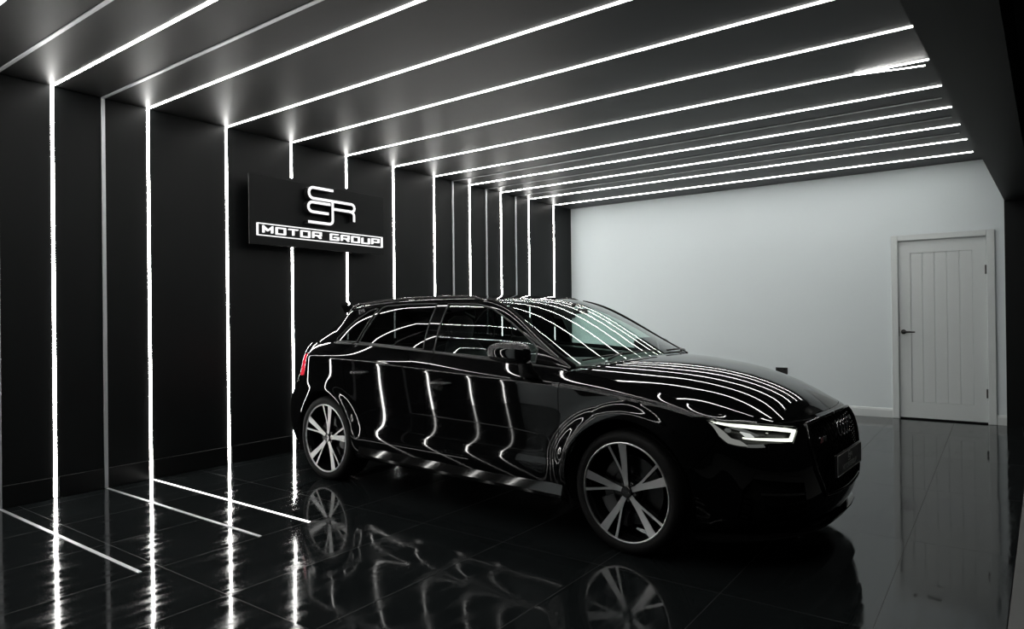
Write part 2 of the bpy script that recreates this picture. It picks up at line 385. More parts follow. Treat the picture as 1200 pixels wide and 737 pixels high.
# door
door = tag(empty('door_1', ((DX0 + DX1) / 2, Y_BACK, 0)), 'white panelled door with black lever handle in the pale back wall', 'door', kind='structure')
hw = (DX1 - DX0) / 2 - .008
mb = MB(); g0, g1, z0, z1 = -hw + .118, hw - .125, .200, 1.925
mb.box(-hw, g0, .012, .052, .018, DZ - .008); mb.box(g1, hw, .012, .052, .018, DZ - .008); mb.box(g0, g1, .012, .052, .018, z0); mb.box(g0, g1, .012, .052, z1, DZ - .008)
mb.build('door_frame_boards', M['door_white'], door)
mb = MB(); n = 5; pw = (g1 - g0) / n
for i in range(n): mb.box(g0 + i * pw, g0 + (i + 1) * pw, .019, .048, z0, z1, .005, 1)
mb.build('door_panel_boards', M['door_white'], door)
mb = MB()
for sx in (-1, 1):
    xa, xb = (-hw - .008, -hw - .002) if sx < 0 else (hw + .002, hw + .008)
    mb.box(xa, xb, .006, .10, 0, DZ)
mb.box(-hw - .008, hw + .008, .006, .10, DZ - .006, DZ); mb.build('door_lining', M['door_white'], door)
mb = MB(); Wd = (DX1 - DX0) / 2
for xa, xb in ((-Wd - .066, -Wd + .003), (Wd - .003, Wd + .072)): mb.box(xa, xb, -.022, -.0005, .001, DZ + .062, .005, 2)
mb.box(-Wd + .003, Wd - .003, -.022, -.0005, DZ - .003, DZ + .062, .005, 2); mb.build('architrave', M['door_white'], door)
mb = MB(); hx = -hw + .045
mb.lathe([(.0001, -.002), (.027, -.002), (.027, .012)], 24, c=(hx, 0, 1.012)); mb.tube([(hx, .0, 1.012), (hx, -.045, 1.012)], .009, 10)
mb.tube([(hx - .004, -.045, 1.012), (hx + .05, -.046, 1.012), (hx + .118, -.043, 1.010)], [.010, .0095, .008], 10); mb.build('door_handle', M['iron'], door, angle=40)
mb = MB(); mb.box(-hw - .001, -hw + .003, .008, .02, .96, 1.07); mb.build('latch_plate', M['iron'], door)
for z in (1.70, .335):
    mb = MB(); mb.tube([(hw + .002, .004, z - .05), (hw + .002, .004, z + .05)], .0085, 10); mb.box(hw - .012, hw + .016, .004, .013, z - .05, z + .05); mb.build('hinge', M['iron'], door, angle=40)
mb = MB(); mb.box(-hw, hw, .02, .05, .002, .016); mb.build('gap_shade_bar', M['matt_black'], door)  # solid black bar standing in for the shade in the gap under the door
# black double socket low on the white wall
sk = tag(empty('wall_socket', (3.125, Y_BACK, .505)), 'small black socket on the white back wall, seen just above the bonnet', 'socket')
mb = MB(); mb.box(-.073, .073, -.012, -.0005, -.043, .043, .004, 2); mb.build('face_plate', M['iron'], sk)
for x in (-.035, .035):
    mb = MB(); mb.box(x - .007, x + .007, -.018, -.011, .018, .034, .002, 1); mb.build('switch', M['gloss_black'], sk)

# light strips: each runs up the left wall and on across the ceiling
ORD = ['first', 'second', 'third', 'fourth', 'fifth', 'sixth', 'seventh', 'eighth', 'ninth', 'tenth', 'eleventh']
LW = .0096
WHERE = {0: 'first full white light strip from the left, nearest the camera', 1: 'second white light strip from the left, meeting the lit floor strip', 2: 'third white light strip from the left, last one before the black sign',
         3: 'white light strip cut by the left half of the black sign', 4: 'white light strip cut by the right half of the black sign',
         5: 'white light strip running down just right of the black sign', 6: 'second white light strip to the right of the black sign',
         7: 'white light strip between the first two thin silver trims past the sign', 8: 'white light strip between the last two thin silver trims',
         9: 'second last white light strip before the white back wall', 10: 'last white light strip, closest to the white back wall'}
SIGN_Y0, SIGN_Y1, SIGN_Z0, SIGN_Z1 = 3.350, 4.925, 1.905, 2.520
for k in LIT_WALL:
    y = Y0 + SP * k
    if k >= 0: lab = WHERE[k]
    elif k == -1: lab = 'white light strip clipped by the top left corner of the picture'
    else: lab = 'white light strip behind the camera, %s past the corner one' % ORD[-k - 2]
    o = tag(empty('light_strip', (0, y, 0)), lab, 'light strip', 'white light strips over wall and ceiling')
    segs = [(.004, H - .003)]
    if k in (3, 4): segs = [(.004, SIGN_Z0 + .03), (SIGN_Z1 + .055, H - .003)]
    for a, b in segs:
        mb = MB(); mb.box(.0002, .0028, -LW, LW, a, b); mb.build('wall_run', M['led'], o)
    mb = MB(); mb.box(.0005, led_end(k), -LW, LW, H - .0028, H - .0003); mb.build('ceiling_run', M['led'], o)
    mb = MB(); mb.box(led_end(k) + .0003, led_end(k) + .006, -LW - .002, LW + .002, H - .004, H - .0003); mb.build('end_cap', M['alu'], o)
# one strip end sags a little from the ceiling channel
o = tag(empty('loose_strip_end', (led_end(5) - .02, Y0 + SP * 5, H)), 'loose bright strip end peeling down beside the right end of a ceiling light', 'light strip')
mb = MB(); mb.loft([[(x, dy, -.005 - .030 * t + dz) for dy, dz in ((-.006, 0), (.006, 0), (.006, -.003), (-.006, -.003))] for x, t in ((-.42, 0.), (-.30, .25), (-.18, .6), (-.08, .85), (0., 1.))])
mb.build('light_tape', M['led'], o)
CW = .0125
CH_LAB = {-.5: 'thin silver trim strip on ceiling and wall at the far left edge', .5: 'thin silver trim strip between the first two white light strips on the left',
          6.5: 'thin silver trim strip above the car roof, first past the sign', 7.5: 'thin silver trim strip above the car roof, second past the sign', 8.5: 'thin silver trim strip above the car roof, nearest the white wall'}
for k in CHROME:
    y = Y0 + SP * k
    o = tag(empty('metal_trim_strip', (0, y, 0)), CH_LAB[k], 'trim strip', 'silver trim strips between the lights')
    mb = MB(); mb.box(.0005, .0155, -CW, CW, .003, H - .0085, .002, 1); mb.build('wall_run', M['alu'], o)
    mb = MB(); cw = CW if k < 1 else .006
    mb.box(.0005, led_end(k) - (.0 if k < 1 else .03), -cw, cw, H - .0085, H - .0005, .002, 1); mb.build('ceiling_run', M['alu'], o)
FLS = [(-.5, 1.952, M['alu'], 'floor_trim_strip', 'silver strip set in the floor at the lower left, nearest the camera', 'trim strip'),
       (.5, 1.962, M['alu'], 'floor_trim_strip', 'silver strip set in the floor between the lit strip and the nearest one', 'trim strip'),
       (1, 1.972, M['led_floor'] if 'led_floor' in M else M['led'], 'floor_light_strip', 'lit white strip set in the floor, pointing at the rear wheel', 'light strip')]
for k, xe, m, nm, lab, cat in FLS:
    mb = MB(); hwid = .0075 if k == 1 else .0105; mb.box(.019 if k < 1 else .03, xe, -hwid, hwid, .0002, .003, .001, 1); o = mb.build(nm, m); o.location = (0, Y0 + SP * k, 0); tag(o, lab, cat)

# sign on the left wall
sg = tag(empty('wall_sign', (0, (SIGN_Y0 + SIGN_Y1) / 2, 2.2)), 'black box sign with glowing white SSR monogram and MOTOR GROUP lettering on the left wall', 'sign')
cy, cz_ = (SIGN_Y0 + SIGN_Y1) / 2, 2.2
mb = MB(); mb.box(.116, .132, SIGN_Y0 - cy, SIGN_Y1 - cy, SIGN_Z0 - cz_, SIGN_Z1 - cz_, .003, 2); mb.build('sign_board', M['sign_panel'], sg)
mb = MB(); mb.box(.001, .1158, SIGN_Y0 - cy + .09, SIGN_Y1 - cy - .09, SIGN_Z0 - cz_ + .07, SIGN_Z1 - cz_ - .07); mb.build('backing_box', M['matt_black'], sg)
def onx(x): return lambda a, b: (x, a - cy, b - cz_)
mb = MB(); monogram(mb, lambda a, b: (a, b), .026, onx(.133), onx(.196)); mb.build('monogram_body', M['sign_side'], sg)
mb = MB(); monogram(mb, lambda a, b: (a, b), .0245, onx(.1962), onx(.2)); mb.build('monogram', M['sign_led'], sg)
mb = MB()
fr = [(3.418, 1.985), (3.418, 2.089), (4.878, 2.089), (4.878, 1.985)]
for i in range(4):
    a, b = fr[i], fr[(i + 1) % 4]; d = np.array(b) - np.array(a); d = d / np.linalg.norm(d) * .003
    stroke_solid(mb, [tuple(np.array(a) - d), tuple(np.array(b) + d)], .0060, onx(.133), onx(.158))
mb.build('border_frame', M['sign_led'], sg)
for word, a0 in (('MOTOR', 3.478), ('GROUP', 4.2155)):
    mb = MB(); write(mb, word, a0, 2.010, .087, .054, .0455, .118, .0105, onx(.133), onx(.158)); mb.build('lettering', M['sign_led'], sg)
# ------------------------------------------------------------------ car surfaces
class Surf:
    """uniform cubic B-spline surface over a control grid G[u][v] of (x, w, z)"""
    def __init__(s, G, mirror_u0=False, mirror_u1=False, mirror_v0=False, bump=None):
        G = np.array(G, float); s.bump = bump
        def pad(A, m0, m1):
            a0 = A[1] * np.array([1, -1, 1]) if m0 else 2 * A[0] - A[1]
            a1 = A[-2] * np.array([1, -1, 1]) if m1 else 2 * A[-1] - A[-2]
            return np.concatenate([a0[None], A, a1[None]], 0)
        G = pad(G, mirror_u0, mirror_u1)
        G = np.swapaxes(pad(np.swapaxes(G, 0, 1), mirror_v0, False), 0, 1)
        s.G = G; s.nu = G.shape[0] - 3; s.nv = G.shape[1] - 3   # u in [0,nu], v in [0,nv]
        U, V = np.meshgrid(np.linspace(0, s.nu, 360), np.linspace(0, s.nv, 130), indexing='ij')
        s.tu, s.tv = U.ravel(), V.ravel(); s.tp = s.P(s.tu, s.tv)
        s.sgn = 1.0
    def P(s, u, v):
        u = np.clip(np.atleast_1d(np.asarray(u, float)), 0, s.nu); v = np.clip(np.atleast_1d(np.asarray(v, float)), 0, s.nv)
        i = np.minimum(u.astype(int), s.nu - 1); j = np.minimum(v.astype(int), s.nv - 1)
        def B(t):
            return ((1 - t) ** 3 / 6, (3 * t ** 3 - 6 * t ** 2 + 4) / 6, (-3 * t ** 3 + 3 * t ** 2 + 3 * t + 1) / 6, t ** 3 / 6)
        bu, bv = B(u - i), B(v - j)
        out = 0
        for a in range(4):
            for b in range(4):
                out = out + (bu[a] * bv[b])[:, None] * s.G[i + a, j + b]
        if s.bump: out[:, 1] += s.bump(out)
        return out
    def N(s, u, v, e=2e-3):
        u = np.atleast_1d(np.asarray(u, float)); v = np.atleast_1d(np.asarray(v, float))
        um, up = np.clip(u - e, 0, s.nu), np.clip(u + e, 0, s.nu); vm, vp = np.clip(v - e, 0, s.nv), np.clip(v + e, 0, s.nv)
        n = np.cross(s.P(up, v) - s.P(um, v), s.P(u, vp) - s.P(u, vm)) * s.sgn
        return n / np.maximum(np.linalg.norm(n, axis=1, keepdims=True), 1e-12)
    def inv(s, Q, f, urange=None, vrange=None, it=12):
        """(u,v) where f(P) == Q; f maps (n,3) to (n,2)"""
        Q = np.atleast_2d(np.asarray(Q, float)); T = f(s.tp)
        m = np.ones(len(s.tu), bool)
        if urange: m &= (s.tu >= urange[0]) & (s.tu <= urange[1])
        if vrange: m &= (s.tv >= vrange[0]) & (s.tv <= vrange[1])
        idx = np.where(m)[0]
        k = idx[np.argmin(((Q[:, None, :] - T[idx][None]) ** 2).sum(2), axis=1)]
        u, v = s.tu[k].copy(), s.tv[k].copy(); e = 1e-4
        for _ in range(it):
            F = f(s.P(u, v)); r = Q - F
            ue = np.where(u + e > s.nu, -e, e); ve = np.where(v + e > s.nv, -e, e)
            A = (f(s.P(u + ue, v)) - F) / ue[:, None]; Bv = (f(s.P(u, v + ve)) - F) / ve[:, None]
            det = A[:, 0] * Bv[:, 1] - A[:, 1] * Bv[:, 0]; det = np.where(np.abs(det) < 1e-9, 1e-9, det)
            du = (r[:, 0] * Bv[:, 1] - r[:, 1] * Bv[:, 0]) / det; dv = (A[:, 0] * r[:, 1] - A[:, 1] * r[:, 0]) / det
            u = np.clip(u + np.clip(du, -.5, .5), 0, s.nu); v = np.clip(v + np.clip(dv, -.5, .5), 0, s.nv)
        return np.stack([u, v], 1)
    def near(s, Q, it=3):
        """(u,v) of the surface point nearest to each 3-D point"""
        Q = np.atleast_2d(np.asarray(Q, float)); out = []
        for q in Q:
            k = np.argmin(((s.tp - q) ** 2).sum(1)); u, v = s.tu[k], s.tv[k]; hu, hv = s.nu / 360, s.nv / 130
            for _ in range(6):
                a, b = np.meshgrid(np.linspace(u - hu, u + hu, 7), np.linspace(v - hv, v + hv, 7))
                a = np.clip(a.ravel(), 0, s.nu); b = np.clip(b.ravel(), 0, s.nv)
                k = np.argmin(((s.P(a, b) - q) ** 2).sum(1)); u, v = a[k], b[k]; hu *= .4; hv *= .4
            out.append((u, v))
        return np.array(out)
def tab(x, pts):
    pts = sorted(pts); return float(np.interp(x, [p[0] for p in pts], [p[1] for p in pts]))
FX, RX, AXZ = 1.3155, -1.3155, .322
Z_SH = [(1.72, .730), (1.58, .776), (1.42, .802), (1.29, .818), (1.1, .838), (.9, .857), (.57, .872), (.13, .890), (-.22, .908), (-.78, .936), (-1.42, .957), (-1.6, .955), (-1.8, .945)]
Z_BT = [(1.72, .753), (1.58, .809), (1.42, .849), (1.29, .874), (1.1, .902), (.9, .929), (.57, .957), (.13, .985), (-.22, 1.008), (-.78, 1.04), (-1.3, 1.052), (-1.6, 1.05)]
W_BT = [(1.72, .752), (1.58, .765), (1.42, .768), (1.29, .765), (1.1, .762), (.9, .770), (.57, .800), (.13, .814), (-.35, .816), (-.78, .806), (-1.1, .787), (-1.3, .762), (-1.45, .735), (-1.6, .70)]
W_GL = [(.95, .770), (.9, .775), (.57, .800), (.13, .814), (-.35, .816), (-.78, .806), (-1.1, .787), (-1.3, .762), (-1.6, .70)]
W_MX = [(1.72, .838), (1.58, .858), (1.42, .860), (1.29, .862), (1.1, .877), (.9, .893), (.57, .899), (.13, .899), (-.78, .897), (-1.1, .895), (-1.3, .890), (-1.45, .880), (-1.6, .858)]
def side_sec(x):
    W, zs, zb, wb = tab(x, W_MX), tab(x, Z_SH), tab(x, Z_BT), tab(x, W_BT)
    lo = .42
    z = lambda f: lo + (zs - lo) * f
    c = np.clip((1.25 - abs(x)) / .5, 0, 1)      # the concave door crease fades out towards the wheels
    r = [(W - .050, .20), (W - .026, .27), (W - .008, .350), (W - .008 + .001 * c, .410), (W - .009 - .009 * c, z(.05) + .002), (W - .004 - .003 * c, z(.36)),
         (W, z(.68)), (W - .0005, z(.96)), (W - .002, zs - .006), (W - .011, zs + .005)]
    t = .12
    r.append((r[-1][0] * (1 - t) + wb * t, r[-1][1] * (1 - t) + zb * t + .004)); r.append((wb, zb))
    return [(x, w, zz) for w, zz in r]
def front_sec(x, w, nx, nw, ztop, lean):
    zf = [.170, .215, .275, .34, .41, .48, .55, .605, .645, .674, .695, .712]; df = [.060, .028, .008, 0, 0, 0, .004, .014, .030, .046, .068, .096]
    out = []
    for k, (z, d) in enumerate(zip(zf, df)):
        d = d * lean; out.append((x - nx * d, max(w - nw * d, 0), z + (ztop - .712) * (z - .17) / .542))
    return out
def rear_sec(x, w, nx, nw, ztop):
    zf = [.20, .27, .345, .41, .50, .60, .69, .77, .85, .92, .99, 1.03]; df = [.06, .03, .010, .0, 0, .012, .050, .085, .100, .115, .145, .18]
    return [(x - nx * d, max(w - nw * d, 0), z + (ztop - 1.03) * (z - .2) / .83) for z, d in zip(zf, df)]
FRONT = [front_sec(2.180, 0, 1, 0, .714, 1), front_sec(2.172, .22, .995, .08, .713, 1), front_sec(2.140, .42, .97, .24, .713, 1.02), front_sec(2.085, .56, .90, .42, .717, 1.1),
         front_sec(1.99, .68, .82, .57, .727, 1.2), front_sec(1.87, .772, .68, .73, .736, 1.1)]
SIDE_X = [1.72, 1.58, 1.42, 1.29, 1.1, .9, .57, .13, -.22, -.5, -.78, -1.1, -1.3, -1.45, -1.6]
REAR = [rear_sec(-1.76, .838, -.35, .94, 1.045), rear_sec(-1.90, .800, -.52, .85, 1.04), rear_sec(-2.01, .735, -.68, .73, 1.035), rear_sec(-2.095, .61, -.84, .54, 1.03),
        rear_sec(-2.145, .35, -.97, .2, 1.03), rear_sec(-2.16, 0, -1, 0, 1.03)]
def flare(P):
    out = np.zeros(len(P))
    for cx, cz, a, r0, sg in ((FX, .335, .046, .366, .080), (RX, .335, .014, .362, .06)):
        r = np.hypot(P[:, 0] - cx, P[:, 2] - cz)
        out += a * np.exp(-((r - r0) / sg) ** 2) * np.clip((P[:, 1] - .6) / .2, 0, 1) * np.clip((P[:, 2] - .25) / .25, 0, 1)
    return out
ring = Surf(FRONT + [side_sec(x) for x in SIDE_X] + REAR, mirror_u0=True, mirror_u1=True, bump=flare)
VT = ring.nv                                         # the belt / bonnet-edge row
# bonnet
top_row = [s[-1] for s in FRONT]
hood_rows = []
ez = [(x, tab(x, W_BT), tab(x, Z_BT)) for x in (.9, 1.1, 1.29, 1.42, 1.58, 1.72)]
cz = [(1.085, .992), (1.265, .984), (1.44, .966), (1.62, .934), (1.80, .882), (1.975, .806)]
frac = [p[1] / top_row[-1][1] for p in top_row]
for (xe, we, ze), (xc, zc) in zip(ez, cz):
    hood_rows.append([(xc - (xc - xe) * s ** 2.2, we * s, zc - (zc - ze) * (.86 * s ** 2 + .14 * s ** 4)) for s in frac])
hood_rows.append([(p[0], p[1], p[2]) for p in top_row])
hood = Surf(hood_rows, mirror_v0=True); hood.sgn = 1
# cabin: windscreen, roof, tailgate glass, and the sides down to the belt
CAB = [  # centre (x,z)   edge (x,w,z)        foot x
    ((1.125, .985), (.915, .745, .945), .90), ((.90, 1.092), (.705, .700, 1.060), .73), ((.66, 1.212), (.512, .665, 1.187), .54), ((.44, 1.312), (.320, .630, 1.302), .33),
    ((.25, 1.376), (.135, .590, 1.355), .13), ((.02, 1.402), (-.05, .574, 1.371), -.05), ((-.35, 1.411), (-.35, .568, 1.374), -.35), ((-.75, 1.407), (-.75, .562, 1.367), -.75),
    ((-1.15, 1.392), (-1.1, .548, 1.348), -1.05), ((-1.48, 1.368), (-1.35, .535, 1.315), -1.28), ((-1.66, 1.335), (-1.47, .545, 1.262), -1.42), ((-1.80, 1.235), (-1.56, .588, 1.175), -1.52),
    ((-1.93, 1.10), (-1.66, .640, 1.085), -1.60), ((-2.0, 1.03), (-1.72, .665, 1.045), -1.64)]
def tumble(h): return .30 * h + .86 * h * h
cab_rows = []
for (xc, zc), (xe, we, ze), xf in CAB:
    wb, zb = tab(xf, W_BT), tab(xf, Z_BT)
    row = []
    h = max(ze - zb, .0); k = min(h / .3, 1)
    zr = ze - .036 * k; xr = xe * .97 + xf * .03
    wr = tab(xr, W_GL) - tumble(max(zr - tab(xr, Z_BT), 0)) if xf > -1.3 else we + .026 * k
    we = wr - .026 * k if xf > -1.3 else we
    for s in (0, .35, .65, .86, .96):
        row.append((xc - (xc - xe) * s ** 2, we * s, zc - (zc - ze) * s ** 2.4))
    row.append((xe, we, ze - .008 * k))
    row.append((xr, wr, zr))
    a = row[-1]
    for t in (.22, .48, .76, 1):
        x, z = a[0] * (1 - t) + xf * t, a[2] * (1 - t) + zb * t
        lin = a[1] * (1 - t) + wb * t + .018 * np.sin(np.pi * t) * k
        row.append((x, tab(x, W_GL) - tumble(max(z - tab(x, Z_BT), 0)) if xf > -1.3 else lin, z))
    cab_rows.append(row)
cabin = Surf(cab_rows, mirror_v0=True)
for S_, q in ((ring, (12., 6.)), (hood, (3., 2.)), (cabin, (6., 2.))):
    n = S_.N([q[0]], [q[1]])[0]
    if (S_ is ring and n[1] < 0) or (S_ is not ring and n[2] < 0): S_.sgn = -1.0
XZ = lambda P: P[:, [0, 2]]
WZ = lambda P: P[:, [1, 2]]
XW = lambda P: P[:, [0, 1]]
# ------------------------------------------------------------------ the car (local: x forward, y left, z up, origin midway between the axles)
CAR = tag(empty('car', (2.54932, 4.09266, 0), -.0593817), 'glossy black five-door hatchback with lit headlights parked on the dark tiles', 'car')
def XZuv(S, pts, step=.02, **k):
    """uv of a polyline given in the side view, kept straight there"""
    P = []
    for a, b in zip(pts, pts[1:]):
        n = max(1, int(math.hypot(b[0] - a[0], b[1] - a[1]) / step)); P += [(a[0] + (b[0] - a[0]) * i / n, a[1] + (b[1] - a[1]) * i / n) for i in range(n)]
    P.append(pts[-1]); return [tuple(q) for q in S.inv(P, XZ, **k)]
def arc(cx, cz, r, a0, a1, n=40): return [(cx + r * math.cos(math.radians(a0 + (a1 - a0) * i / n)), cz + r * math.sin(math.radians(a0 + (a1 - a0) * i / n))) for i in range(n + 1)]
SIDE = dict(urange=(5.5, 21.3))
_u = np.linspace(5, 21.5, 1500); _x = ring.P(_u, np.full(1500, VT))[:, 0]
def u_at(x, v=None):
    xx = _x if v is None else ring.P(_u, np.full(1500, v))[:, 0]; return float(np.interp(-x, -xx, _u))
ar_f = (FX, .335, .365); ar_r = (RX, .335, .352)
near = lambda *p: tuple(ring.near([p])[0])
# headlight outline on the body skin
HL = [near(*p) for p in [(1.731, .807, .724), (1.756, .78, .727), (1.864, .685, .713), (1.975, .588, .700), (2.066, .470, .682), (2.062, .553, .612), (1.982, .651, .618), (1.979, .665, .594), (1.878, .748, .601), (1.827, .780, .613), (1.792, .796, .648)]]
GR = [near(*p) for p in [(2.098, .0, .690), (2.093, .25, .690), (2.080, .405, .684), (2.108, .452, .590), (2.130, .430, .47), (2.150, .335, .325), (2.16, .0, .315)]]
GR[0] = (0., GR[0][1]); GR[-1] = (0., GR[-1][1])
arch_f_fr = XZuv(ring, arc(*ar_f, -22, 21, 12), **SIDE)                 # front quarter of the front arch, upwards
arch_f_re = XZuv(ring, arc(*ar_f, 21, 198, 50), **SIDE)
seam_f = XZuv(ring, [(1.656, .466), (1.735, .555), (1.788, .640)], urange=(4.5, 8))
x_f0 = FX + .365 * math.cos(math.radians(198))
fender = XZuv(ring, [(x_f0, .222), (.905, .215), (.905, .70), (.905, .86), (.905, .915)], **SIDE) + [(u_at(.905), VT), (u_at(1.1), VT), (u_at(1.29), VT), (u_at(1.5), VT), (u_at(1.70), VT), (5.0, VT), (3.9, VT), (2.42, VT)]
fender += [HL[4], HL[3], HL[2], HL[1], HL[0], HL[10]] + seam_f[::-1] + arch_f_re
INT = [near(*p) for p in [(2.11, .52, .415), (1.93, .722, .452), (1.89, .752, .40), (1.86, .752, .26), (1.99, .62, .222), (2.12, .49, .245)]]
bumper = [(0., 0.), (1., 0.), (2., 0.), (3., 0.), (4., 0.), (5., 0.), (u_at(FX + .365 * math.cos(math.radians(-22)), 0.), 0.)] + arch_f_fr + seam_f[1:] + [HL[10], HL[9], HL[8], HL[7], HL[6], HL[5], HL[4]] + [(2.42, VT), (1., VT), (0., VT)] + GR
fdoor = XZuv(ring, [(.905, .222), (.905, .915)], **SIDE) + [(u_at(.905), VT), (u_at(.57), VT), (u_at(.2), VT), (u_at(-.135), VT)] + XZuv(ring, [(-.138, .985), (-.165, .90), (-.172, .70), (-.166, .222)], **SIDE)
rd_edge = [(-1.050, 1.03), (-1.045, .90), (-1.030, .76), (-.985, .66), (-.90, .55), (-.815, .45), (-.765, .36), (-.755, .222)]
rdoor = XZuv(ring, [(-.166, .222), (-.172, .70), (-.165, .90), (-.138, .985)], **SIDE) + [(u_at(-.135), VT), (u_at(-.5), VT), (u_at(-.8), VT), (u_at(-1.052), VT)] + XZuv(ring, rd_edge, **SIDE)
UT = 22.35
T1 = near(-1.575, .81, .948); T2 = near(-1.665, .80, .838)
tail = [T1, (UT, T1[1] - .1), (UT, T2[1] - .05), T2]
seam_r = XZuv(ring, [(-1.84, .715), (-1.74, .675), (RX + .352 * math.cos(math.radians(145)), .335 + .352 * math.sin(math.radians(145)))], urange=(17, 23))
quarter = XZuv(ring, rd_edge[::-1], **SIDE) + [(u_at(-1.052), VT), (u_at(-1.3), VT), (u_at(-1.5), VT), (21., VT), (UT, VT), (UT, T1[1] - .1), T1, T2, (UT, T2[1] - .05), (UT, 6.7)] + seam_r + XZuv(ring, arc(*ar_r, 145, -19, 50), **SIDE)
FUEL = XZuv(ring, [(-1.215, .905), (-1.215, .968), (-1.225, .985), (-1.40, .992), (-1.415, .975), (-1.415, .905), (-1.40, .892), (-1.23, .892)], **SIDE)
NUr = float(ring.nu)
rbumper = XZuv(ring, arc(*ar_r, 145, 202, 20), **SIDE) + [(u_at(RX - .352 * math.cos(math.radians(22)), 0.), 0.), (22., 0.), (24., 0.), (NUr, 0.), (NUr, 6.7), (24., 6.7), (UT, 6.7)] + seam_r
tgate = [(UT, 6.7), (24., 6.7), (NUr, 6.7), (NUr, VT), (24., VT), (UT, VT)]
hood_loop = [(0., 0.), (1., 0.), (3., 0.), (5., 0.), (6., 0.), (6., 1.), (6., 2.5), (6., 4.), (6., 5.), (5., 5.), (3., 5.), (1., 5.), (0., 5.), (0., 3.), (0., 1.)]
bon = panel('bonnet', hood, hood_loop, M['paint'], CAR, 0, gap=.002, gu=.022, gv=.018)
panel('front_bumper', ring, bumper, M['paint'], CAR, 0, holes=[INT], gu=.018, gv=.012)
panel('rear_bumper', ring, rbumper, M['paint'], CAR, 0, gu=.03, gv=.02)
tg = panel('tailgate', ring, tgate, M['paint'], CAR, 0, gu=.03, gv=.02)
# dark shell a little way under the skin, seen only in the gaps
def arch_cut(c, r): return XZuv(ring, arc(c[0], c[1], r, -24, 204, 40), **SIDE)
sf, sr = arch_cut(ar_f, .375), arch_cut(ar_r, .362)
shell_loop = [(0., 0.), (3., 0.), (5., 0.), (sf[0][0], 0.)] + sf + [(sf[-1][0], 0.), (sr[0][0], 0.)] + sr + [(sr[-1][0], 0.), (22., 0.), (24., 0.), (NUr, 0.), (NUr, VT - .25), (22., VT - .25), (14., VT - .25), (8., VT - .25), (3., VT - .25), (0., VT - .25)]
HLi = [tuple(q) for q in HL]
panel('inner_shell', ring, shell_loop, M['matt_black'], CAR, 0, holes=[HLi], flange=0, offset=-.024, gap=0, gu=.04, gv=.03, step=.02)
# cabin top
WS = [(.05, 0.), (.05, 2.), (.05, 3.4), (.05, 4.2), (1., 4.2), (2., 4.2), (4.15, 4.2), (4.15, 2.), (4.15, 0.), (2., 0.), (1., 0.)]
panel('windscreen', cabin, WS, M['glass'], CAR, 0, gap=.001, flange=0, offset=-.002, gu=.02, gv=.02)
RF = [(4.18, 0.), (4.18, 2.), (4.18, 4.25), (5., 4.25), (7., 4.25), (9.75, 4.25), (9.75, 2.), (9.75, 0.), (7., 0.), (5., 0.)]
panel('roof', cabin, RF, M['paint'], CAR, 0, gap=.0015, gu=.025, gv=.02)
RW = [(10.1, 0.), (12.8, 0.), (12.8, 2.), (12.8, 4.), (10.1, 4.), (10.1, 2.)]
panel('rear_screen', cabin, RW, M['privacy'], CAR, 0, gap=.001, flange=0, offset=-.003, gu=.03, gv=.03)
HS = [(9.78, 0.), (10.1, 0.), (10.1, 2.), (10.1, 4.), (12.8, 4.), (12.8, 2.), (12.8, 0.), (13., 0.), (13., 2.), (13., 4.6), (9.78, 4.6), (9.78, 2.)]
panel('screen_surround', cabin, HS, M['paint'], tg, 0, gap=.001, gu=.03, gv=.02)
CS = dict(urange=(.3, 12.), vrange=(5.2, 10.))
FWN = [(-.160, 1.012), (-.205, 1.334), (.02, 1.329), (.10, 1.320), (.20, 1.297), (.30, 1.254), (.41, 1.202), (.52, 1.143), (.62, 1.082), (.665, 1.045), (.672, .966), (.57, .970), (.13, .999)]
RWN = [(-.268, 1.026), (-.312, 1.334), (-.36, 1.338), (-.60, 1.340), (-.84, 1.332), (-.885, 1.318), (-.990, 1.062), (-.78, 1.053)]
QWN = [(-1.022, 1.064), (-.925, 1.310), (-.96, 1.314), (-1.02, 1.296), (-1.13, 1.232), (-1.24, 1.150), (-1.315, 1.085), (-1.318, 1.068), (-1.27, 1.066)]
FW, RWi, QW = [XZuv(cabin, p + [p[0]], step=.015, **CS)[:-1] for p in (FWN, RWN, QWN)]
FRM = [(.02, 4.22), (1., 4.22), (2., 4.22), (4.165, 4.22), (4.165, 4.28), (5., 4.28), (7., 4.28), (9.77, 4.28), (9.77, 4.62), (13., 4.62), (13., 7.), (13., 10.), (11., 10.), (8., 10.), (5., 10.), (2., 10.), (.02, 10.), (.02, 7.)]
# belt line curve on the body
def belt(x, up=0., out=0.): return (x, tab(x, W_BT) + out, tab(x, Z_BT) + up)

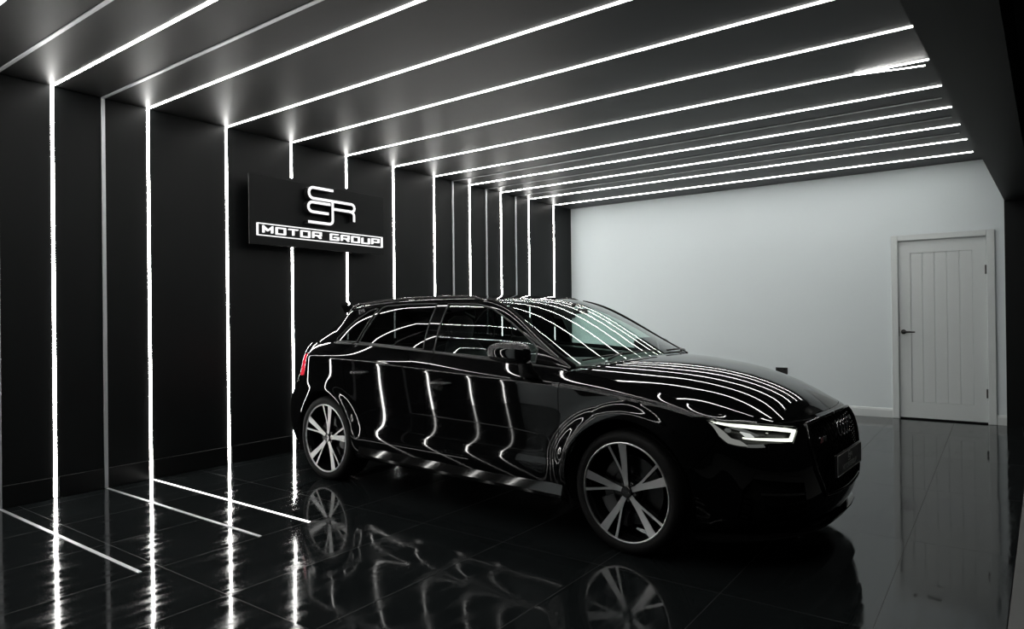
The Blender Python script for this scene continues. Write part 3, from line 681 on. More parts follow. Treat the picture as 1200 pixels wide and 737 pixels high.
def build_side(sd):
    y = lambda w: sd * w
    far = sd > 0
    fd = panel('front_fender', ring, fender, M['paint'], CAR, sd, gu=.018, gv=.010)
    d1 = panel('front_door', ring, fdoor, M['paint'], CAR, sd, gu=.03, gv=.009)
    d2 = panel('rear_door', ring, rdoor, M['paint'], CAR, sd, gu=.03, gv=.009)
    q = panel('quarter_panel', ring, quarter, M['paint'], CAR, sd, holes=[FUEL] if sd < 0 else [], gu=.022, gv=.010)
    if sd < 0: panel('fuel_flap', ring, FUEL, M['paint'], q, sd, gap=.0015, gu=.02, gv=.010)
    tl = panel('tail_light', ring, tail, M['red_lens'], CAR, sd, gap=.002, gu=.02, gv=.012)
    cf = panel('cabin_pillars', cabin, FRM, M['paint'], CAR, sd, holes=[FW, RWi, QW], gap=.0, gu=.022, gv=.016)
    panel('door_window', cabin, FW, M['glass'], d1, sd, gap=-.004, flange=0, offset=-.006, gu=.03, gv=.03)
    panel('door_window', cabin, RWi, M['privacy'], d2, sd, gap=-.004, flange=0, offset=-.006, gu=.03, gv=.03)
    panel('quarter_window', cabin, QW, M['privacy'], q, sd, gap=-.004, flange=0, offset=-.005, gu=.03, gv=.03)
    # window seals framing each glass
    for W_, par in ((FW, d1), (RWi, d2), (QW, q)):
        lp = densify(W_, cabin, .03); P = cabin.P(lp[:, 0], lp[:, 1]) + cabin.N(lp[:, 0], lp[:, 1]) * -.001
        MB().tube([(p[0], y(p[1]), p[2]) for p in P], .0052, 6, closed=True).build('window_seal', M['trim_dark'], par, smooth=True)
    # belt strip under the windows
    for xa, xb, par in ((.86, -.150, d1), (-.165, -1.045, d2), (-1.06, -1.34, q)):
        n = 14; secs = []
        for i in range(n + 1):
            x = xa + (xb - xa) * i / n; b = belt(x)
            secs.append([(x, y(b[1] + .004), b[2] - .002), (x, y(b[1] + .006), b[2] + .004), (x, y(b[1] + .003), b[2] + .009), (x, y(b[1] - .010), b[2] + .010), (x, y(b[1] - .010), b[2] - .004)])
        MB().loft(secs).build('belt_strip', M['trim_dark'], par, angle=40)
    # mirror triangle ahead of the front glass
    tri = XZuv(cabin, [(.675, 1.050), (.76, .995), (.83, .955), (.675, .962), (.675, 1.050)], step=.02, urange=(.1, 3.), vrange=(5.2, 10.))[:-1]
    panel('mirror_triangle', cabin, tri, M['gloss_black'], d1, sd, gap=0, offset=.002, flange=.003, gu=.02, gv=.02)
    # door handles with their dished cups
    for xa, xb, z, par in ((-.105, .085, .815, d1), (-.945, -.755, .848, d2)):
        uv = ring.inv([((xa + xb) / 2 - .02, z - .008)], XZ, **SIDE)[0]; P = ring.P([uv[0]], [uv[1]])[0]; N = ring.N([uv[0]], [uv[1]])[0]
        cup = XZuv(ring, arc((xa + xb) / 2 - .02, z - .008, .043, 0, 360, 28), **SIDE)[:-1]
        panel('handle_cup', ring, cup, M['gloss_black'], par, sd, gap=0, offset=.0012, flange=.002, gu=.01, gv=.008)
        secs = []
        for i in range(13):
            t = i / 12; x = xa + (xb - xa) * t; zz = z + .004 * t
            uvp = ring.inv([(x, zz)], XZ, **SIDE)[0]; w = ring.P([uvp[0]], [uvp[1]])[0][1]
            lift = .004 + .022 * math.sin(PI * t) ** .5; hh = .0125 * (1 - .35 * abs(2 * t - 1) ** 3)
            secs.append([(x, y(w + lift + .008 * math.cos(a) - .002), zz + hh * math.sin(a)) for a in [2 * PI * k / 10 for k in range(10)]])
        MB().loft(secs).build('door_handle', M['paint'], par, smooth=True)
    # door mirror
    mr = empty('wing_mirror', (.70, y(.885), .905), 0, CAR)
    L = lambda x, w, z: (x - .70, y(w) - y(.885), z - .905)
    # folded back against the glass: a long housing lying along the door
    secs = []
    for i in range(29):
        la = -PI / 2 + PI * i / 28; sl, cl = math.sin(la), math.cos(la); fx = math.copysign(abs(sl) ** .60, sl); rr = max(cl, 1e-4) ** .55; row = []
        for k in range(48):
            a = 2 * PI * k / 48; fw_ = rr * math.copysign(abs(math.cos(a)) ** .62, math.cos(a)); fz = rr * math.copysign(abs(math.sin(a)) ** .62, math.sin(a)); tp = 1 + .13 * fx - .06 * fx * fx
            row.append(L(.602 + .148 * fx + (-.085 if far else 0), .945 + .050 * fw_ + .012 * fw_ * fw_, (1.026 if not far else .998) + .060 * fz * tp + .006 * fz * fz - .006 * fx))
        secs.append(row)
    MB().loft(secs).build('mirror_shell', M['paint'], mr, smooth=True)
    MB().loft([[L(x + .062 * math.cos(a) * s, w + .030 * math.sin(a) * s, z) for a in [2 * PI * k / 14 for k in range(14)]] for x, w, z, s in
               (((.715, .885, .885, 1.15), (.715, .905, .905, 1.1), (.712, .922, .935, .9), (.710, .935, .965, .8), (.705, .942, .99, .8)) if not far else ((.65, .885, .885, 1.1), (.645, .905, .905, 1.), (.64, .925, .935, .8), (.635, .938, .965, .8)))]).build('mirror_foot', M['gloss_black'], mr, smooth=True)
    g = [L((.605 if not far else .52) + .120 * math.cos(a), .921, (1.028 if not far else 1.0) + .046 * math.sin(a)) for a in [2 * PI * k / 24 for k in range(24)]]
    mesh('mirror_glass', g, [tuple(range(24))], M['chrome'], mr)
    MB().loft([[L(x, w + o, (1.008 if not far else .98) + dz) for o, dz in ((.004, .006), (.007, 0), (.004, -.006), (-.01, 0))] for x, w in ((((.735, .972), (.68, .986), (.62, .990), (.56, .986)) if not far else ((.65, .972), (.6, .986), (.54, .990), (.48, .986))))]).build('indicator_lens', M['satin_black'], mr, angle=40)
    # roof rail
    pts = []
    for t in np.linspace(0, 1, 26):
        u = 4.3 + (9.0 - 4.3) * t; P = cabin.P([u], [4.75])[0]; N = cabin.N([u], [4.75])[0]
        lift = .024 * min(1, min(t, 1 - t) / .07) - .004; pts.append(P + N * lift)
    secs = [[(p[0], y(p[1] + .013 * math.cos(a)), p[2] + .011 * math.sin(a)) for a in [2 * PI * k / 8 for k in range(8)]] for p in pts]
    MB().loft(secs).build('roof_rail', M['rail_black'], CAR, smooth=True)
    # sill blade between the wheels
    secs = []
    for x, e in ((.935, -.03), (.92, 0), (.6, 0), (.1, 0), (-.4, 0), (-.75, 0), (-.885, 0), (-.91, -.03)):
        zt = .005 * (1 if x > -.3 else 2.2); z0 = .222 - .006 * x
        secs.append([(x, y(.78), .19), (x, y(.875 + e), z0), (x, y(.893 + e), z0 + .012), (x, y(.895 + e), z0 + .030), (x, y(.880 + e), z0 + .070 + zt), (x, y(.872 + e), z0 + .088 + zt), (x, y(.84), z0 + .092 + zt), (x, y(.78), z0 + .09)])
    MB().loft(secs).build('side_skirt', M['gloss_black'], CAR, angle=14)
    # wheel arch liners
    for (cx, cz0, r), nm in ((ar_f, 'f'), (ar_r, 'r')):
        secs = []
        for a in np.linspace(-24, 204, 30):
            ca, sa = math.cos(math.radians(a)), math.sin(math.radians(a)); secs.append([(cx + (r + .006) * ca, y(w), cz0 + (r + .006) * sa) for w in (.872, .70, .52)])
        mb = MB().loft(secs, closed=False, caps=False)
        mb.prism([(cx + (r + .006) * math.cos(math.radians(a)), cz0 + (r + .006) * math.sin(math.radians(a))) for a in np.linspace(-24, 204, 30)], lambda p, z: (p, y(.52), z), lambda p, z: (p, y(.50), z))
        mb.build('wheel_arch_liner', M['matt_black'], CAR)
    # headlight
    hl = empty('headlight', (1.9, y(.65), .65), 0, CAR); off = np.array([-1.9, -y(.65), -.65])
    def hp(name, loop, mat, offset, **k):
        o = panel(name, ring, loop, mat, hl, sd, offset=offset, **k); o.data.transform(Matrix.Translation(Vector(off))); o.data.update(); return o
    hp('lamp_lens', HL, M['lens'], 0., gap=.0015, flange=0, gu=.02, gv=.012)
    hp('lamp_housing', HL, M['satin_black'], -.055, gap=-.001, flange=-.05, gu=.03, gv=.02)
    P_ = lambda *pts: [near(*p) for p in pts]
    lerp = lambda a, b, t: (a[0] + (b[0] - a[0]) * t, a[1] + (b[1] - a[1]) * t)
    A, B, C_, D, E_, F_, G_, H_, I_, J_, K_ = HL
    dn = lambda p, k: (p[0], p[1] - k)
    # lit guide: along the top, down the inner end and back along the lower edge
    top = [lerp(A, B, .55), B, C_, lerp(C_, D, .5), D, lerp(D, E_, .55), (E_[0] + .13, E_[1] - .12)]
    th = [.12, .42, .66, .70, .70, .68, .66]
    hp('running_light', [dn(p, .16) for p in top] + [dn(p, .16 + t) for p, t in zip(top, th)][::-1], M['drl'], -.010, gap=0, flange=.006, gu=.02, gv=.01)
    hp('running_light', [(E_[0] + .12, E_[1] - .30), (E_[0] + .36, E_[1] - .75), (3.04, 7.62), (3.06, 7.28), (2.93, 7.24)], M['drl'], -.010, gap=0, flange=.006, gu=.02, gv=.01)
    hp('running_light', [(2.96, 7.27), (3.04, 7.64), (3.9, 7.64), (4.72, 7.56), (4.72, 7.40), (3.9, 7.36), (3.2, 7.28)], M['drl'], -.010, gap=0, flange=.006, gu=.02, gv=.01)
    hp('inner_light_guide', [(E_[0] + .04, E_[1] - .10), (E_[0] + .11, E_[1] - .32), (2.91, 7.24), (F_[0] - .06, F_[1] + .15)], M['drl_dim'], -.009, gap=0, flange=.006, gu=.02, gv=.01)
    # grey outer guide band
    hp('reflector_band', [dn(A, .18), dn(lerp(A, B, .75), .55), lerp(K_, C_, .25), lerp(J_, C_, .20), (I_[0] - .02, I_[1] + .62), (I_[0] - .30, I_[1] + .18), (I_[0], I_[1] + .1), (J_[0] - .02, J_[1] + .1), (K_[0] - .02, K_[1] + .05)], M['drl_dim'], -.012, gap=0, flange=.008, gu=.02, gv=.01)
    # lamp modules: a curved reflector blade, a bright block and a small round lens
    hp('reflector_blade', [(5.05, 9.05), (4.75, 9.22), (4.45, 8.70), (4.10, 8.02), (4.22, 7.92), (4.50, 8.42), (4.80, 8.80)], M['lamp_grey'], -.020, gap=0, flange=.010, gu=.02, gv=.01)
    hp('lamp_block', [(4.72, 8.45), (4.40, 8.25), (4.28, 7.80), (4.58, 7.78)], M['lamp_block'], -.022, gap=0, flange=.010, gu=.02, gv=.01)
    cc = [(5.12 + .10 * math.cos(a), 8.35 + .36 * math.sin(a)) for a in [2 * PI * k / 16 for k in range(16)]]
    hp('side_lens', cc, M['lamp_grey'], -.022, gap=0, flange=.010, gu=.01, gv=.006)
    cc = [(3.75 + .07 * math.cos(a), 8.45 + .2 * math.sin(a)) for a in [2 * PI * k / 16 for k in range(16)]]
    hp('projector_lens', cc, M['chrome'], -.030, gap=0, flange=.012, gu=.01, gv=.006)
    hp('lower_lens_strip', [(I_[0] - .22, I_[1] + .08), (I_[0] - .26, I_[1] + .36), (H_[0] + .1, H_[1] + .38), (H_[0] + .05, H_[1] + .08)], M['lamp_grey'], -.010, gap=0, flange=.008, gu=.02, gv=.01)
    # bumper corner intake
    it = empty('corner_intake', (1.95, y(.66), .33), 0, CAR); off2 = np.array([-1.95, -y(.66), -.33])
    def ip(name, loop, mat, offset, **k):
        o = panel(name, ring, loop, mat, it, sd, offset=offset, **k); o.data.transform(Matrix.Translation(Vector(off2))); o.data.update(); return o
    ip('intake_backing', INT, M['matt_black'], -.022, gap=-.002, flange=-.02, gu=.03, gv=.02)
    for t in (.28, .52, .76):
        a, b = lerp(INT[0], INT[5], t), lerp(INT[1], INT[4], t); ip('intake_slat', [a, b, (b[0], b[1] - .16), (a[0], a[1] - .16)], M['gloss_black'], -.004, gap=0, flange=.018, gu=.02, gv=.01)
    for t in (.18, .36, .54, .72, .9):
        a = lerp(INT[2], INT[3], t); ip('gill_fin', [(a[0] - .30, a[1] + .02), (a[0] - .06, a[1] + .08), (a[0] - .05, a[1] - .14), (a[0] - .30, a[1] - .20)], M['gloss_black'], .0, gap=0, flange=.02, gu=.02, gv=.01)
    # top bar of the intake
    a, b = INT[0], INT[1]; ip('intake_bar', [(a[0] + .1, a[1] + .45), (b[0] - .05, b[1] + .40), (b[0] + .05, b[1] + .02), (a[0] + .1, a[1] + .08)], M['gloss_black'], .006, gap=0, flange=.012, gu=.02, gv=.01)

for sd in (-1, 1): build_side(sd)

# ------------------------------------------------------------------ grille, emblem, plate, splitter
gp = empty('grille', (2.13, 0, .5), 0, CAR); goff = Vector((-2.13, 0, -.5))
gl = densify(GR, ring, .03)
gl = np.array([g for g in gl if not (g[0] < 1e-6)] )
order = [GR[0]] + [tuple(g) for g in gl] + [GR[-1]]
gpt = ring.P([g[0] for g in order], [g[1] for g in order]) + ring.N([g[0] for g in order], [g[1] for g in order]) * .003
loop3 = [(p[0] - 2.13, -p[1], p[2] - .5) for p in gpt] + [(p[0] - 2.13, p[1], p[2] - .5) for p in gpt[::-1]]
lp = []
for p in loop3:
    if not lp or (Vector(p) - Vector(lp[-1])).length > .004: lp.append(p)
MB().tube(lp, .0105, 8, closed=True).build('grille_frame', M['gloss_black'], gp, smooth=True)
# honeycomb, every strut lying just under the skin
gw = np.array([[p[1], p[2]] for p in gpt]); gpoly = np.concatenate([gw, (gw * np.array([-1, 1]))[::-1]])
R6 = .0215; segs = set(); dx6, dz6 = R6 * 1.5, R6 * math.sqrt(3)
for i in range(-18, 19):
    for j in range(-2, 14):
        c = (i * dx6, .30 + j * dz6 + (dz6 / 2 if i % 2 else 0))
        vs = [(round(c[0] + R6 * math.cos(PI / 3 * k), 4), round(c[1] + R6 * math.sin(PI / 3 * k), 4)) for k in range(6)]
        for k in range(6): segs.add(tuple(sorted((vs[k], vs[(k + 1) % 6]))))
segs = [s for s in segs if in_poly(np.array(s), gpoly).any()]
uq = sorted({p for s in segs for p in s}); uvq = ring.inv([(abs(p[0]), p[1]) for p in uq], WZ, urange=(0, 3.4)); Pq = ring.P(uvq[:, 0], uvq[:, 1]) - ring.N(uvq[:, 0], uvq[:, 1]) * .010
pos = {p: Vector((Pq[i][0] - 2.13, p[0], Pq[i][2] - .5)) for i, p in enumerate(uq)}
mb = MB()
for a, b in segs:
    if (abs(pos[a].y) < .47 and abs(pos[b].y) < .47): mb.tube([pos[a], pos[b]], .0032, 4)
mb.build('honeycomb_mesh', M['gloss_black'], gp)
def ringx(w, z, d=0.):
    uv = ring.inv([(abs(w), z)], WZ, urange=(0, 3.4))[0]; return ring.P([uv[0]], [uv[1]])[0][0] + d
mb = MB()
for i in range(4):
    yy = (i - 1.5) * .058; zz = .628; x = ringx(yy, zz, .006)
    mb.tube([(x - 2.13 - .18 * .036 * math.sin(a), yy + .036 * math.cos(a), zz - .5 + .036 * math.sin(a)) for a in [2 * PI * k / 28 for k in range(28)]], .0045, 8, closed=True)
mb.build('ring_emblem', M['badge'], gp, smooth=True)
bd = MB(); yb_ = -.335; zb_ = .607; xb_ = ringx(yb_, zb_, .004); nx_ = Vector((.97, -.2, .25))
bd.box(xb_ - 2.13 - .004, xb_ - 2.13 + .003, yb_ - .052, yb_ + .052, zb_ - .5 - .014, zb_ - .5 + .014, .002, 1); b_ = bd.build('model_badge', M['gloss_black'], gp)
mb = MB(); mb.prism([(yb_ - .050, zb_ - .513), (yb_ - .012, zb_ - .513), (yb_ - .004, zb_ - .487), (yb_ - .042, zb_ - .487)], lambda a, b: (xb_ - 2.13 + .0032, a, b), lambda a, b: (xb_ - 2.13 + .005, a, b)); mb.build('badge_patch', M['red_badge'], gp)
mb = MB(); write(mb, 'RS3', yb_ + .0, zb_ - .510, .013, .020, .004, .01, .0032, lambda a, b: (xb_ - 2.13 + .0032, a, b), lambda a, b: (xb_ - 2.13 + .005, a, b)); mb.build('badge_letters', M['badge'], gp)
# number plate
XP = 2.188
pl = MB().box(XP - .014, XP, -.26, .26, .402, .515, .003, 1).build('number_plate', M['plate'], CAR)
mb = MB()
pf0 = lambda a, b: (XP + .0002, a, b); pf1 = lambda a, b: (XP + .0016, a, b)
fr = [(-.255, .406), (-.255, .511), (.255, .511), (.255, .406)]
for i in range(4): stroke_solid(mb, [fr[i], fr[(i + 1) % 4]], .004, pf0, pf1)
mb.build('plate_border', M['plate_grey'], pl)
mb = MB(); sc_ = .046 / .33; monogram(mb, lambda a, b: ((a - 4.19) * sc_, .481 + (b - 2.313) * sc_), .0050, pf0, pf1); mb.build('plate_monogram', M['plate_grey'], pl)
for word, a0 in (('MOTOR', -.150), ('GROUP', -.150 + 5 * .028 + .0115)):
    mb = MB(); write(mb, word, a0, .424, .0205, .022, .0075, .019, .0040, pf0, pf1); mb.build('plate_lettering', M['plate_grey'], pl)
# splitter and the dark undertray
def mirror_loft(name, rows, mat, parent, **k):
    full = [[(p[0], -p[1], p[2]) for p in r] for r in rows[::-1]] + [list(r) for r in rows[1:]]
    return MB().loft(full).build(name, mat, parent, **k)
rows = []
for w, x in ((0, 2.150), (.2, 2.144), (.38, 2.122), (.52, 2.074), (.64, 1.996), (.735, 1.900), (.80, 1.80), (.835, 1.70)):
    zz = .160 - .012 * (w / .8) ** 2
    rows.append([(x, w, zz + .006), (x + .002, w, zz), (x - .004, w, zz - .008), (x - .10, w * .93, zz - .012), (x - .10, w * .93, zz + .022), (x - .03, w * .985, zz + .014)])
mirror_loft('front_splitter', rows, M['gloss_black'], CAR, angle=35)
MB().box(-1.75, 1.9, -.62, .62, .165, .205, .01, 2).build('undertray', M['matt_black'], CAR)
rows = []
for w, xa, xt, zt in ((0, -1.44, -1.80, 1.392), (.2, -1.44, -1.785, 1.390), (.34, -1.42, -1.745, 1.384), (.44, -1.38, -1.69, 1.372), (.505, -1.33, -1.59, 1.352)):
    za = cabin.P([8.9], [w / .56 * 4.1])[0][2] + .004
    rows.append([(xa, w, za), ((xa + xt) / 2, w, (za + zt) / 2 + .010), (xt + .02, w, zt + .001), (xt, w, zt - .006), (xt + .05, w, zt - .070), ((xa + xt) / 2 + .03, w, (za + zt) / 2 - .05), (xa + .04, w, za - .04)])
mirror_loft('roof_spoiler', rows, M['paint'], CAR, angle=40)
# wipers parked along the foot of the screen, and the black mouldings down its sides
for sd_, us, vs_, piv in ((-1, (.16, .20, .22, .20), (3.3, 2.2, .9, .15), (1.085, -.52, .975)), (1, (.15, .17, .17, .16), (.3, 1.2, 2.2, 3.2), (1.115, .05, .99))):
    ps = []
    for u, v in zip(us, vs_):
        P = cabin.P([u], [v])[0]; N = cabin.N([u], [v])[0]; P = P + N * .012; ps.append((P[0], sd_ * P[1], P[2]))
    q = cabin.P([.06], [vs_[1]])[0] + cabin.N([.06], [vs_[1]])[0] * .010; piv = (q[0], sd_ * q[1], q[2])
    md = tuple((np.array(ps[1]) + np.array(ps[2])) / 2 + np.array([.003, 0, .006]))
    wp = MB().tube([piv, tuple(np.array(piv) * .6 + np.array(md) * .4), md], [.008, .006, .005], 8).build('wiper', M['satin_black'], CAR, smooth=True)
    MB().tube(ps, .006, 6).build('wiper_blade', M['satin_black'], wp, smooth=True)
for sd_ in (-1, 1):
    us = np.linspace(.03, 4.15, 40); P = cabin.P(us, np.full(40, 4.28)); N = cabin.N(us, np.full(40, 4.28))
    MB().tube([(p[0] + n[0] * .004, sd_ * (p[1] + n[1] * .004), p[2] + n[2] * .004) for p, n in zip(P, N)], .0075, 8).build('screen_moulding', M['matt_black'], CAR, smooth=True)

# ------------------------------------------------------------------ wheels
def make_wheel(fx, wout, sd, steer, phase, rear):
    y = lambda d: -sd * -1 * d if False else sd * d             # d grows outwards
    wh = empty('wheel', (fx, sd * wout, AXZ), steer, CAR)
    mb = MB(); prof = [(.254, -.018), (.262, -.004), (.275, .001), (.290, .002), (.304, -.003), (.313, -.012), (.319, -.026), (.3215, -.042), (.322, -.060), (.316, -.062), (.316, -.069), (.322, -.071), (.3225, -.105), (.316, -.107), (.316, -.116), (.3225, -.118), (.322, -.155), (.316, -.157), (.316, -.165), (.322, -.167), (.3215, -.190), (.317, -.212), (.300, -.232), (.275, -.236), (.254, -.222)]
    mb.lathe([(r, y(d)) for r, d in prof], 96); mb.build('tyre', M['rubber'], wh, angle=35)
    mb = MB(); prof = [(.2605, -.010), (.2605, -.004), (.2555, -.0015), (.2515, -.003), (.2495, -.010)]
    mb.lathe([(r, y(d)) for r, d in prof], 96, closed=True); mb.build('rim', M['polished'], wh, angle=40)
    mb = MB(); prof = [(.2496, -.009), (.2440, -.020), (.238, -.045), (.232, -.10), (.236, -.19), (.250, -.212)]
    mb.lathe([(r, y(d)) for r, d in prof], 72); mb.build('rim_barrel', M['gloss_black'], wh, smooth=True)
    dep = lambda r: -.026 + .020 * np.clip((r - .04) / .21, 0, 1) ** 1.6
    face, back = MB(), MB()
    def spoke(th0, secs):
        """secs: (r, centre angle in degrees, half width)"""
        f, b = [], []
        for r, ang, hw in secs:
            a = math.radians(th0 + ang); rad = np.array([-sd * -1 * math.cos(a) if False else math.cos(a), math.sin(a)]); tan = np.array([-math.sin(a), math.cos(a)])
            Lp, Rp = rad * r + tan * hw, rad * r - tan * hw; d = float(dep(r))
            f.append((Lp, Rp, d)); b.append((rad * r + tan * hw * .75, rad * r - tan * hw * .75, d - .040))
        mx = lambda q: q[0] * (-1 if sd > 0 else 1)                      # seen from outside, angles run the same way on both sides
        k = len(face.V)
        for Lp, Rp, d in f: face.V += [(mx(Lp), y(d), Lp[1]), (mx(Rp), y(d), Rp[1]), (mx(Rp), y(d - .003), Rp[1]), (mx(Lp), y(d - .003), Lp[1])]
        for i in range(len(f) - 1):
            a_, b_ = k + 4 * i, k + 4 * i + 4
            for q in range(4): face.F.append((a_ + q, a_ + (q + 1) % 4, b_ + (q + 1) % 4, b_ + q))
        k = len(back.V)
        for (Lp, Rp, d), (Lb, Rb, db) in zip(f, b): back.V += [(mx(Lp), y(d - .003), Lp[1]), (mx(Rp), y(d - .003), Rp[1]), (mx(Rb), y(db), Rb[1]), (mx(Lb), y(db), Lb[1])]
        for i in range(len(f) - 1):
            a_, b_ = k + 4 * i, k + 4 * i + 4
            for q in range(4): back.F.append((a_ + q, a_ + (q + 1) % 4, b_ + (q + 1) % 4, b_ + q))
    for s in range(5):
        th = phase + 72 * s
        spoke(th, [(.031, 2, .0120), (.05, 1.8, .0138), (.07, 1.5, .0150), (.10, .6, .0158), (.14, -.6, .0172), (.19, -1.2, .0200), (.225, -1.4, .0222), (.2505, -1.5, .0240)])
        spoke(th, [(.050, 5, .0080), (.066, 8, .0082), (.09, 10.5, .0068), (.13, 13.8, .0060), (.18, 16.4, .0062), (.225, 17.6, .0068), (.2505, 18.0, .0080)])
    face.build('spoke_face', M['polished'], wh); back.build('spoke_back', M['gloss_black'], wh)
    mb = MB(); mb.lathe([(r, y(d)) for r, d in [(.0001, -.032), (.052, -.032), (.060, -.042), (.066, -.075)]], 36); mb.build('hub_plate', M['gloss_black'], wh, angle=40)
    mb = MB(); mb.lathe([(r, y(d)) for r, d in [(.0001, -.016), (.027, -.016), (.031, -.019), (.032, -.030)]], 32); mb.build('centre_cap', M['gloss_black'], wh, angle=15)
    mb = MB()
    for i in range(4): mb.tube([((i - 1.5) * .0095 + .0062 * math.cos(a), y(-.0155), .0062 * math.sin(a)) for a in [2 * PI * k / 16 for k in range(16)]], .0008, 5, closed=True)
    mb.build('cap_rings', M['badge'], wh, smooth=True)
    for k in range(5):
        a = math.radians(phase + 38 + 72 * k); q = (.0445 * math.cos(a) * (-1 if sd > 0 else 1), 0, .0445 * math.sin(a))
        MB().lathe([(.0001, y(-.029)), (.0075, y(-.029)), (.0075, y(-.036))], 10, c=q).build('wheel_bolt', M['satin_black'], wh, angle=40)
    rd = .155 if rear else .180
    mb = MB(); mb.lathe([(r, y(d)) for r, d in [(rd - .055, -.085), (rd, -.085), (rd, -.112), (rd - .055, -.112)]], 60, closed=True); mb.lathe([(r, y(d)) for r, d in [(.0001, -.075), (.075, -.075), (.085, -.09), (rd - .05, -.092)]], 40)
    mb.build('brake_disc', M['steel'], wh, angle=40)
    secs = []
    for a in np.linspace(200 if not rear else -28, 262 if not rear else 30, 12):
        ca, sa = math.cos(math.radians(a)) * 1, math.sin(math.radians(a)); t = .004 * math.cos((a - 230) / 31 * 1.4)
        secs.append([(r * ca, y(d), r * sa) for r, d in ((rd - .062, -.072), (rd - .02, -.060 + t), (rd + .018, -.068), (rd + .02, -.125), (rd - .06, -.125))])
    mb = MB(); mb.loft(secs); mb.build('brake_caliper', M['caliper'], wh, angle=40)
    return wh
make_wheel(FX, .884, -1, -math.radians(2.6), 95, False); make_wheel(RX, .872, -1, 0, 78, True)
make_wheel(FX, .884, 1, -math.radians(2.6), 60, False); make_wheel(RX, .872, 1, 0, 40, True)

# ------------------------------------------------------------------ cabin interior
def soft(mb, x0, x1, y0, y1, z0, z1, b): mb.box(x0, x1, y0, y1, z0, z1, b, 4); return mb
fl = MB().box(-1.6, 1.1, -.70, .70, .26, .30, .01, 1).build('cabin_floor', M['matt_black'], CAR)
dash_rows = []
for w in (-.70, -.6, -.35, 0, .35, .6, .70):
    k = .02 * (1 if -.62 < w < -.1 else 0); q = .30 * (abs(w) / .70) ** 2
    dash_rows.append([(1.04 - q, w, .60), (1.00 - q, w, .935), (.85 - q * .7, w, .965 + k * .5), (.66 - q * .4, w, .955 + k), (.52, w, .915 + k), (.50, w, .86), (.54, w, .70), (.56, w, .55)])
MB().loft(dash_rows).build('dashboard', M['dash'], CAR, angle=40)
sw = MB()
sc0 = Vector((.36, -.37, .88)); ax = Vector((-.90, 0, .43)).normalized(); e1 = Vector((0, 1, 0)); e2 = ax.cross(e1)
sw.tube([sc0 + (e1 * math.cos(a) + e2 * math.sin(a)) * .18 for a in [2 * PI * k / 40 for k in range(40)]], .015, 8, closed=True)
for a in (0, PI, -PI / 2): sw.tube([sc0 - ax * .02, sc0 + (e1 * math.cos(a) + e2 * math.sin(a)) * .17], [.03, .014], 8)
sw.tube([sc0 - ax * .005, sc0 - ax * .30], [.05, .04], 12); sw.build('steering_wheel', M['leather'], CAR, smooth=True)
def seat(x, yc, w=.50):
    s = empty('front_seat', (x, yc, .30), 0, CAR)
    MB().box(-.05, .45, -w / 2, w / 2, .06, .24, .06, 4).build('seat_cushion', M['leather'], s, angle=60)
    secs = []
    for z, dx, hw, th in ((.16, -.02, .245, .07), (.30, -.06, .25, .075), (.50, -.13, .245, .07), (.68, -.19, .215, .055), (.78, -.22, .15, .04)):
        secs.append([(dx + th * (math.cos(a) + .25 * abs(math.sin(a)) ** 3), hw * math.sin(a), z) for a in [2 * PI * k / 20 for k in range(20)]])
    MB().loft(secs).build('seat_back', M['leather'], s, smooth=True)
    hr = []
    for z, k in ((.76, .5), (.80, .95), (.86, 1.05), (.92, .95), (.95, .5)): hr.append([(-.225 + .048 * k * math.cos(a), .125 * k * math.sin(a), z) for a in [2 * PI * q / 18 for q in range(18)]])
    MB().loft(hr).build('headrest', M['leather'], s, smooth=True)
seat(-.12, -.36); seat(-.12, .36)
rs = empty('rear_seat', (-.95, 0, .30), 0, CAR)
MB().box(-.10, .40, -.62, .62, .06, .22, .06, 4).build('seat_cushion', M['leather'], rs, angle=60)
MB().loft([[(x - .0, -.62, z), (x, .62, z), (x - .14, .62, z), (x - .14, -.62, z)] for x, z in ((-.06, .18), (-.14, .45), (-.24, .72))]).build('seat_back', M['leather'], rs, angle=40)
for yy in (-.36, .36):
    MB().box(-.34, -.26, yy - .12, yy + .12, .72, .86, .035, 4).build('headrest', M['leather'], rs, angle=60)
iv = MB(); iv.box(.325, .350, -.125, .125, 1.225, 1.295, .012, 3); iv.tube([(.345, 0, 1.285), (.43, 0, 1.322)], .012, 8); iv.build('rear_view_mirror', M['satin_black'], CAR, angle=50)
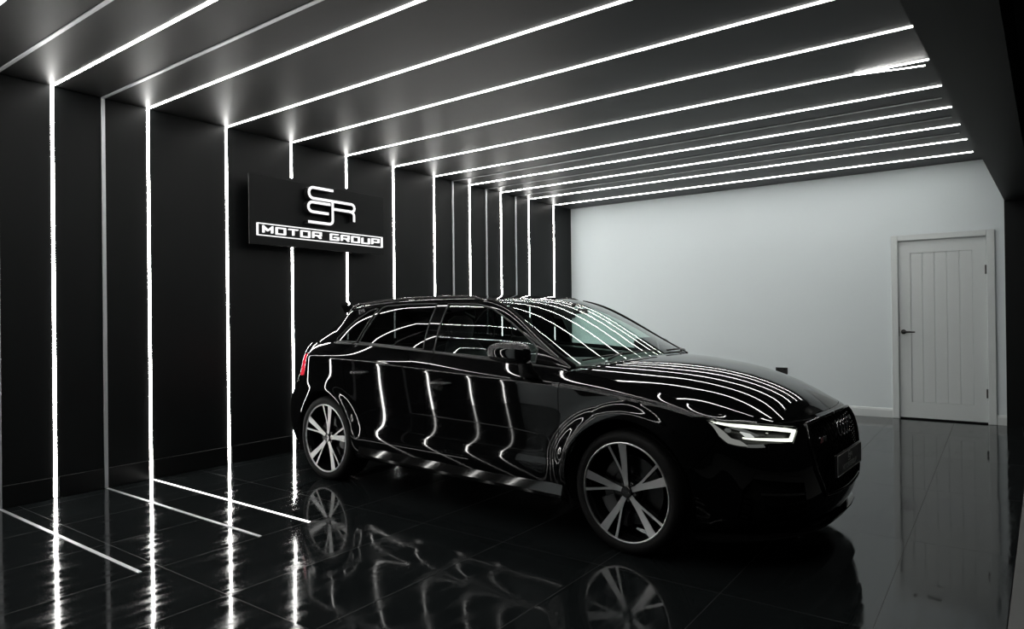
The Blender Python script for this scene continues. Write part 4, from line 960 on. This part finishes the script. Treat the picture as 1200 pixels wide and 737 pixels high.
MB().box(.40, .50, -.06, .06, 1.255, 1.292, .012, 2).build('sensor_housing', M['satin_black'], CAR)
# door linings keep the cabin dark below the glass
for sd in (-1, 1):
    MB().loft([[(x, sd * .735, .32), (x, sd * .765, .60), (x, sd * (tab(x, W_BT) - .035), tab(x, Z_BT) - .01), (x, sd * (tab(x, W_BT) - .075), tab(x, Z_BT) - .02), (x, sd * .70, .60), (x, sd * .70, .32)] for x in (.86, .5, 0, -.5, -.95, -1.25)]).build('door_lining', M['leather'], CAR, angle=40)
# headlining under the roof skin
hv = [(4.2, 0.), (4.2, 4.), (9.6, 4.), (9.6, 0.)]
panel('headlining', cabin, hv, M['dash'], CAR, 0, gap=0, flange=0, offset=-.03, gu=.06, gv=.06)
# ------------------------------------------------------------------ camera, world, colour management
cam = bpy.data.cameras.new('camera'); co = bpy.data.objects.new('camera', cam); COL.objects.link(co)
yaw, pitch, roll = .629806354, .00328384777, -.0114803367
f_ = Vector((-math.sin(yaw) * math.cos(pitch), math.cos(yaw) * math.cos(pitch), math.sin(pitch))); r_ = Vector((math.cos(yaw), math.sin(yaw), 0)); u_ = r_.cross(f_)
r2, u2 = r_ * math.cos(roll) + u_ * math.sin(roll), -r_ * math.sin(roll) + u_ * math.cos(roll)
mw = Matrix((r2, u2, -f_)).transposed().to_4x4(); mw.translation = Vector((5.3869435, 0, 1.24018)); co.matrix_world = mw
cam.sensor_fit = 'HORIZONTAL'; cam.sensor_width = 36; cam.lens = 782.357348 / 1200 * 36; cam.clip_start = .02
SCN.camera = co
w = bpy.data.worlds.new('world'); SCN.world = w; w.use_nodes = True
w.node_tree.nodes['Background'].inputs[0].default_value = (.5, .55, .6, 1); w.node_tree.nodes['Background'].inputs[1].default_value = .02
vs = SCN.view_settings; vs.view_transform = 'Standard'; vs.look = 'None'; vs.exposure = 0; vs.gamma = 1; vs.use_curve_mapping = False
SCN.cycles.use_denoising = True; SCN.cycles.max_bounces = 8; SCN.cycles.transparent_max_bounces = 16; SCN.cycles.sample_clamp_indirect = 8
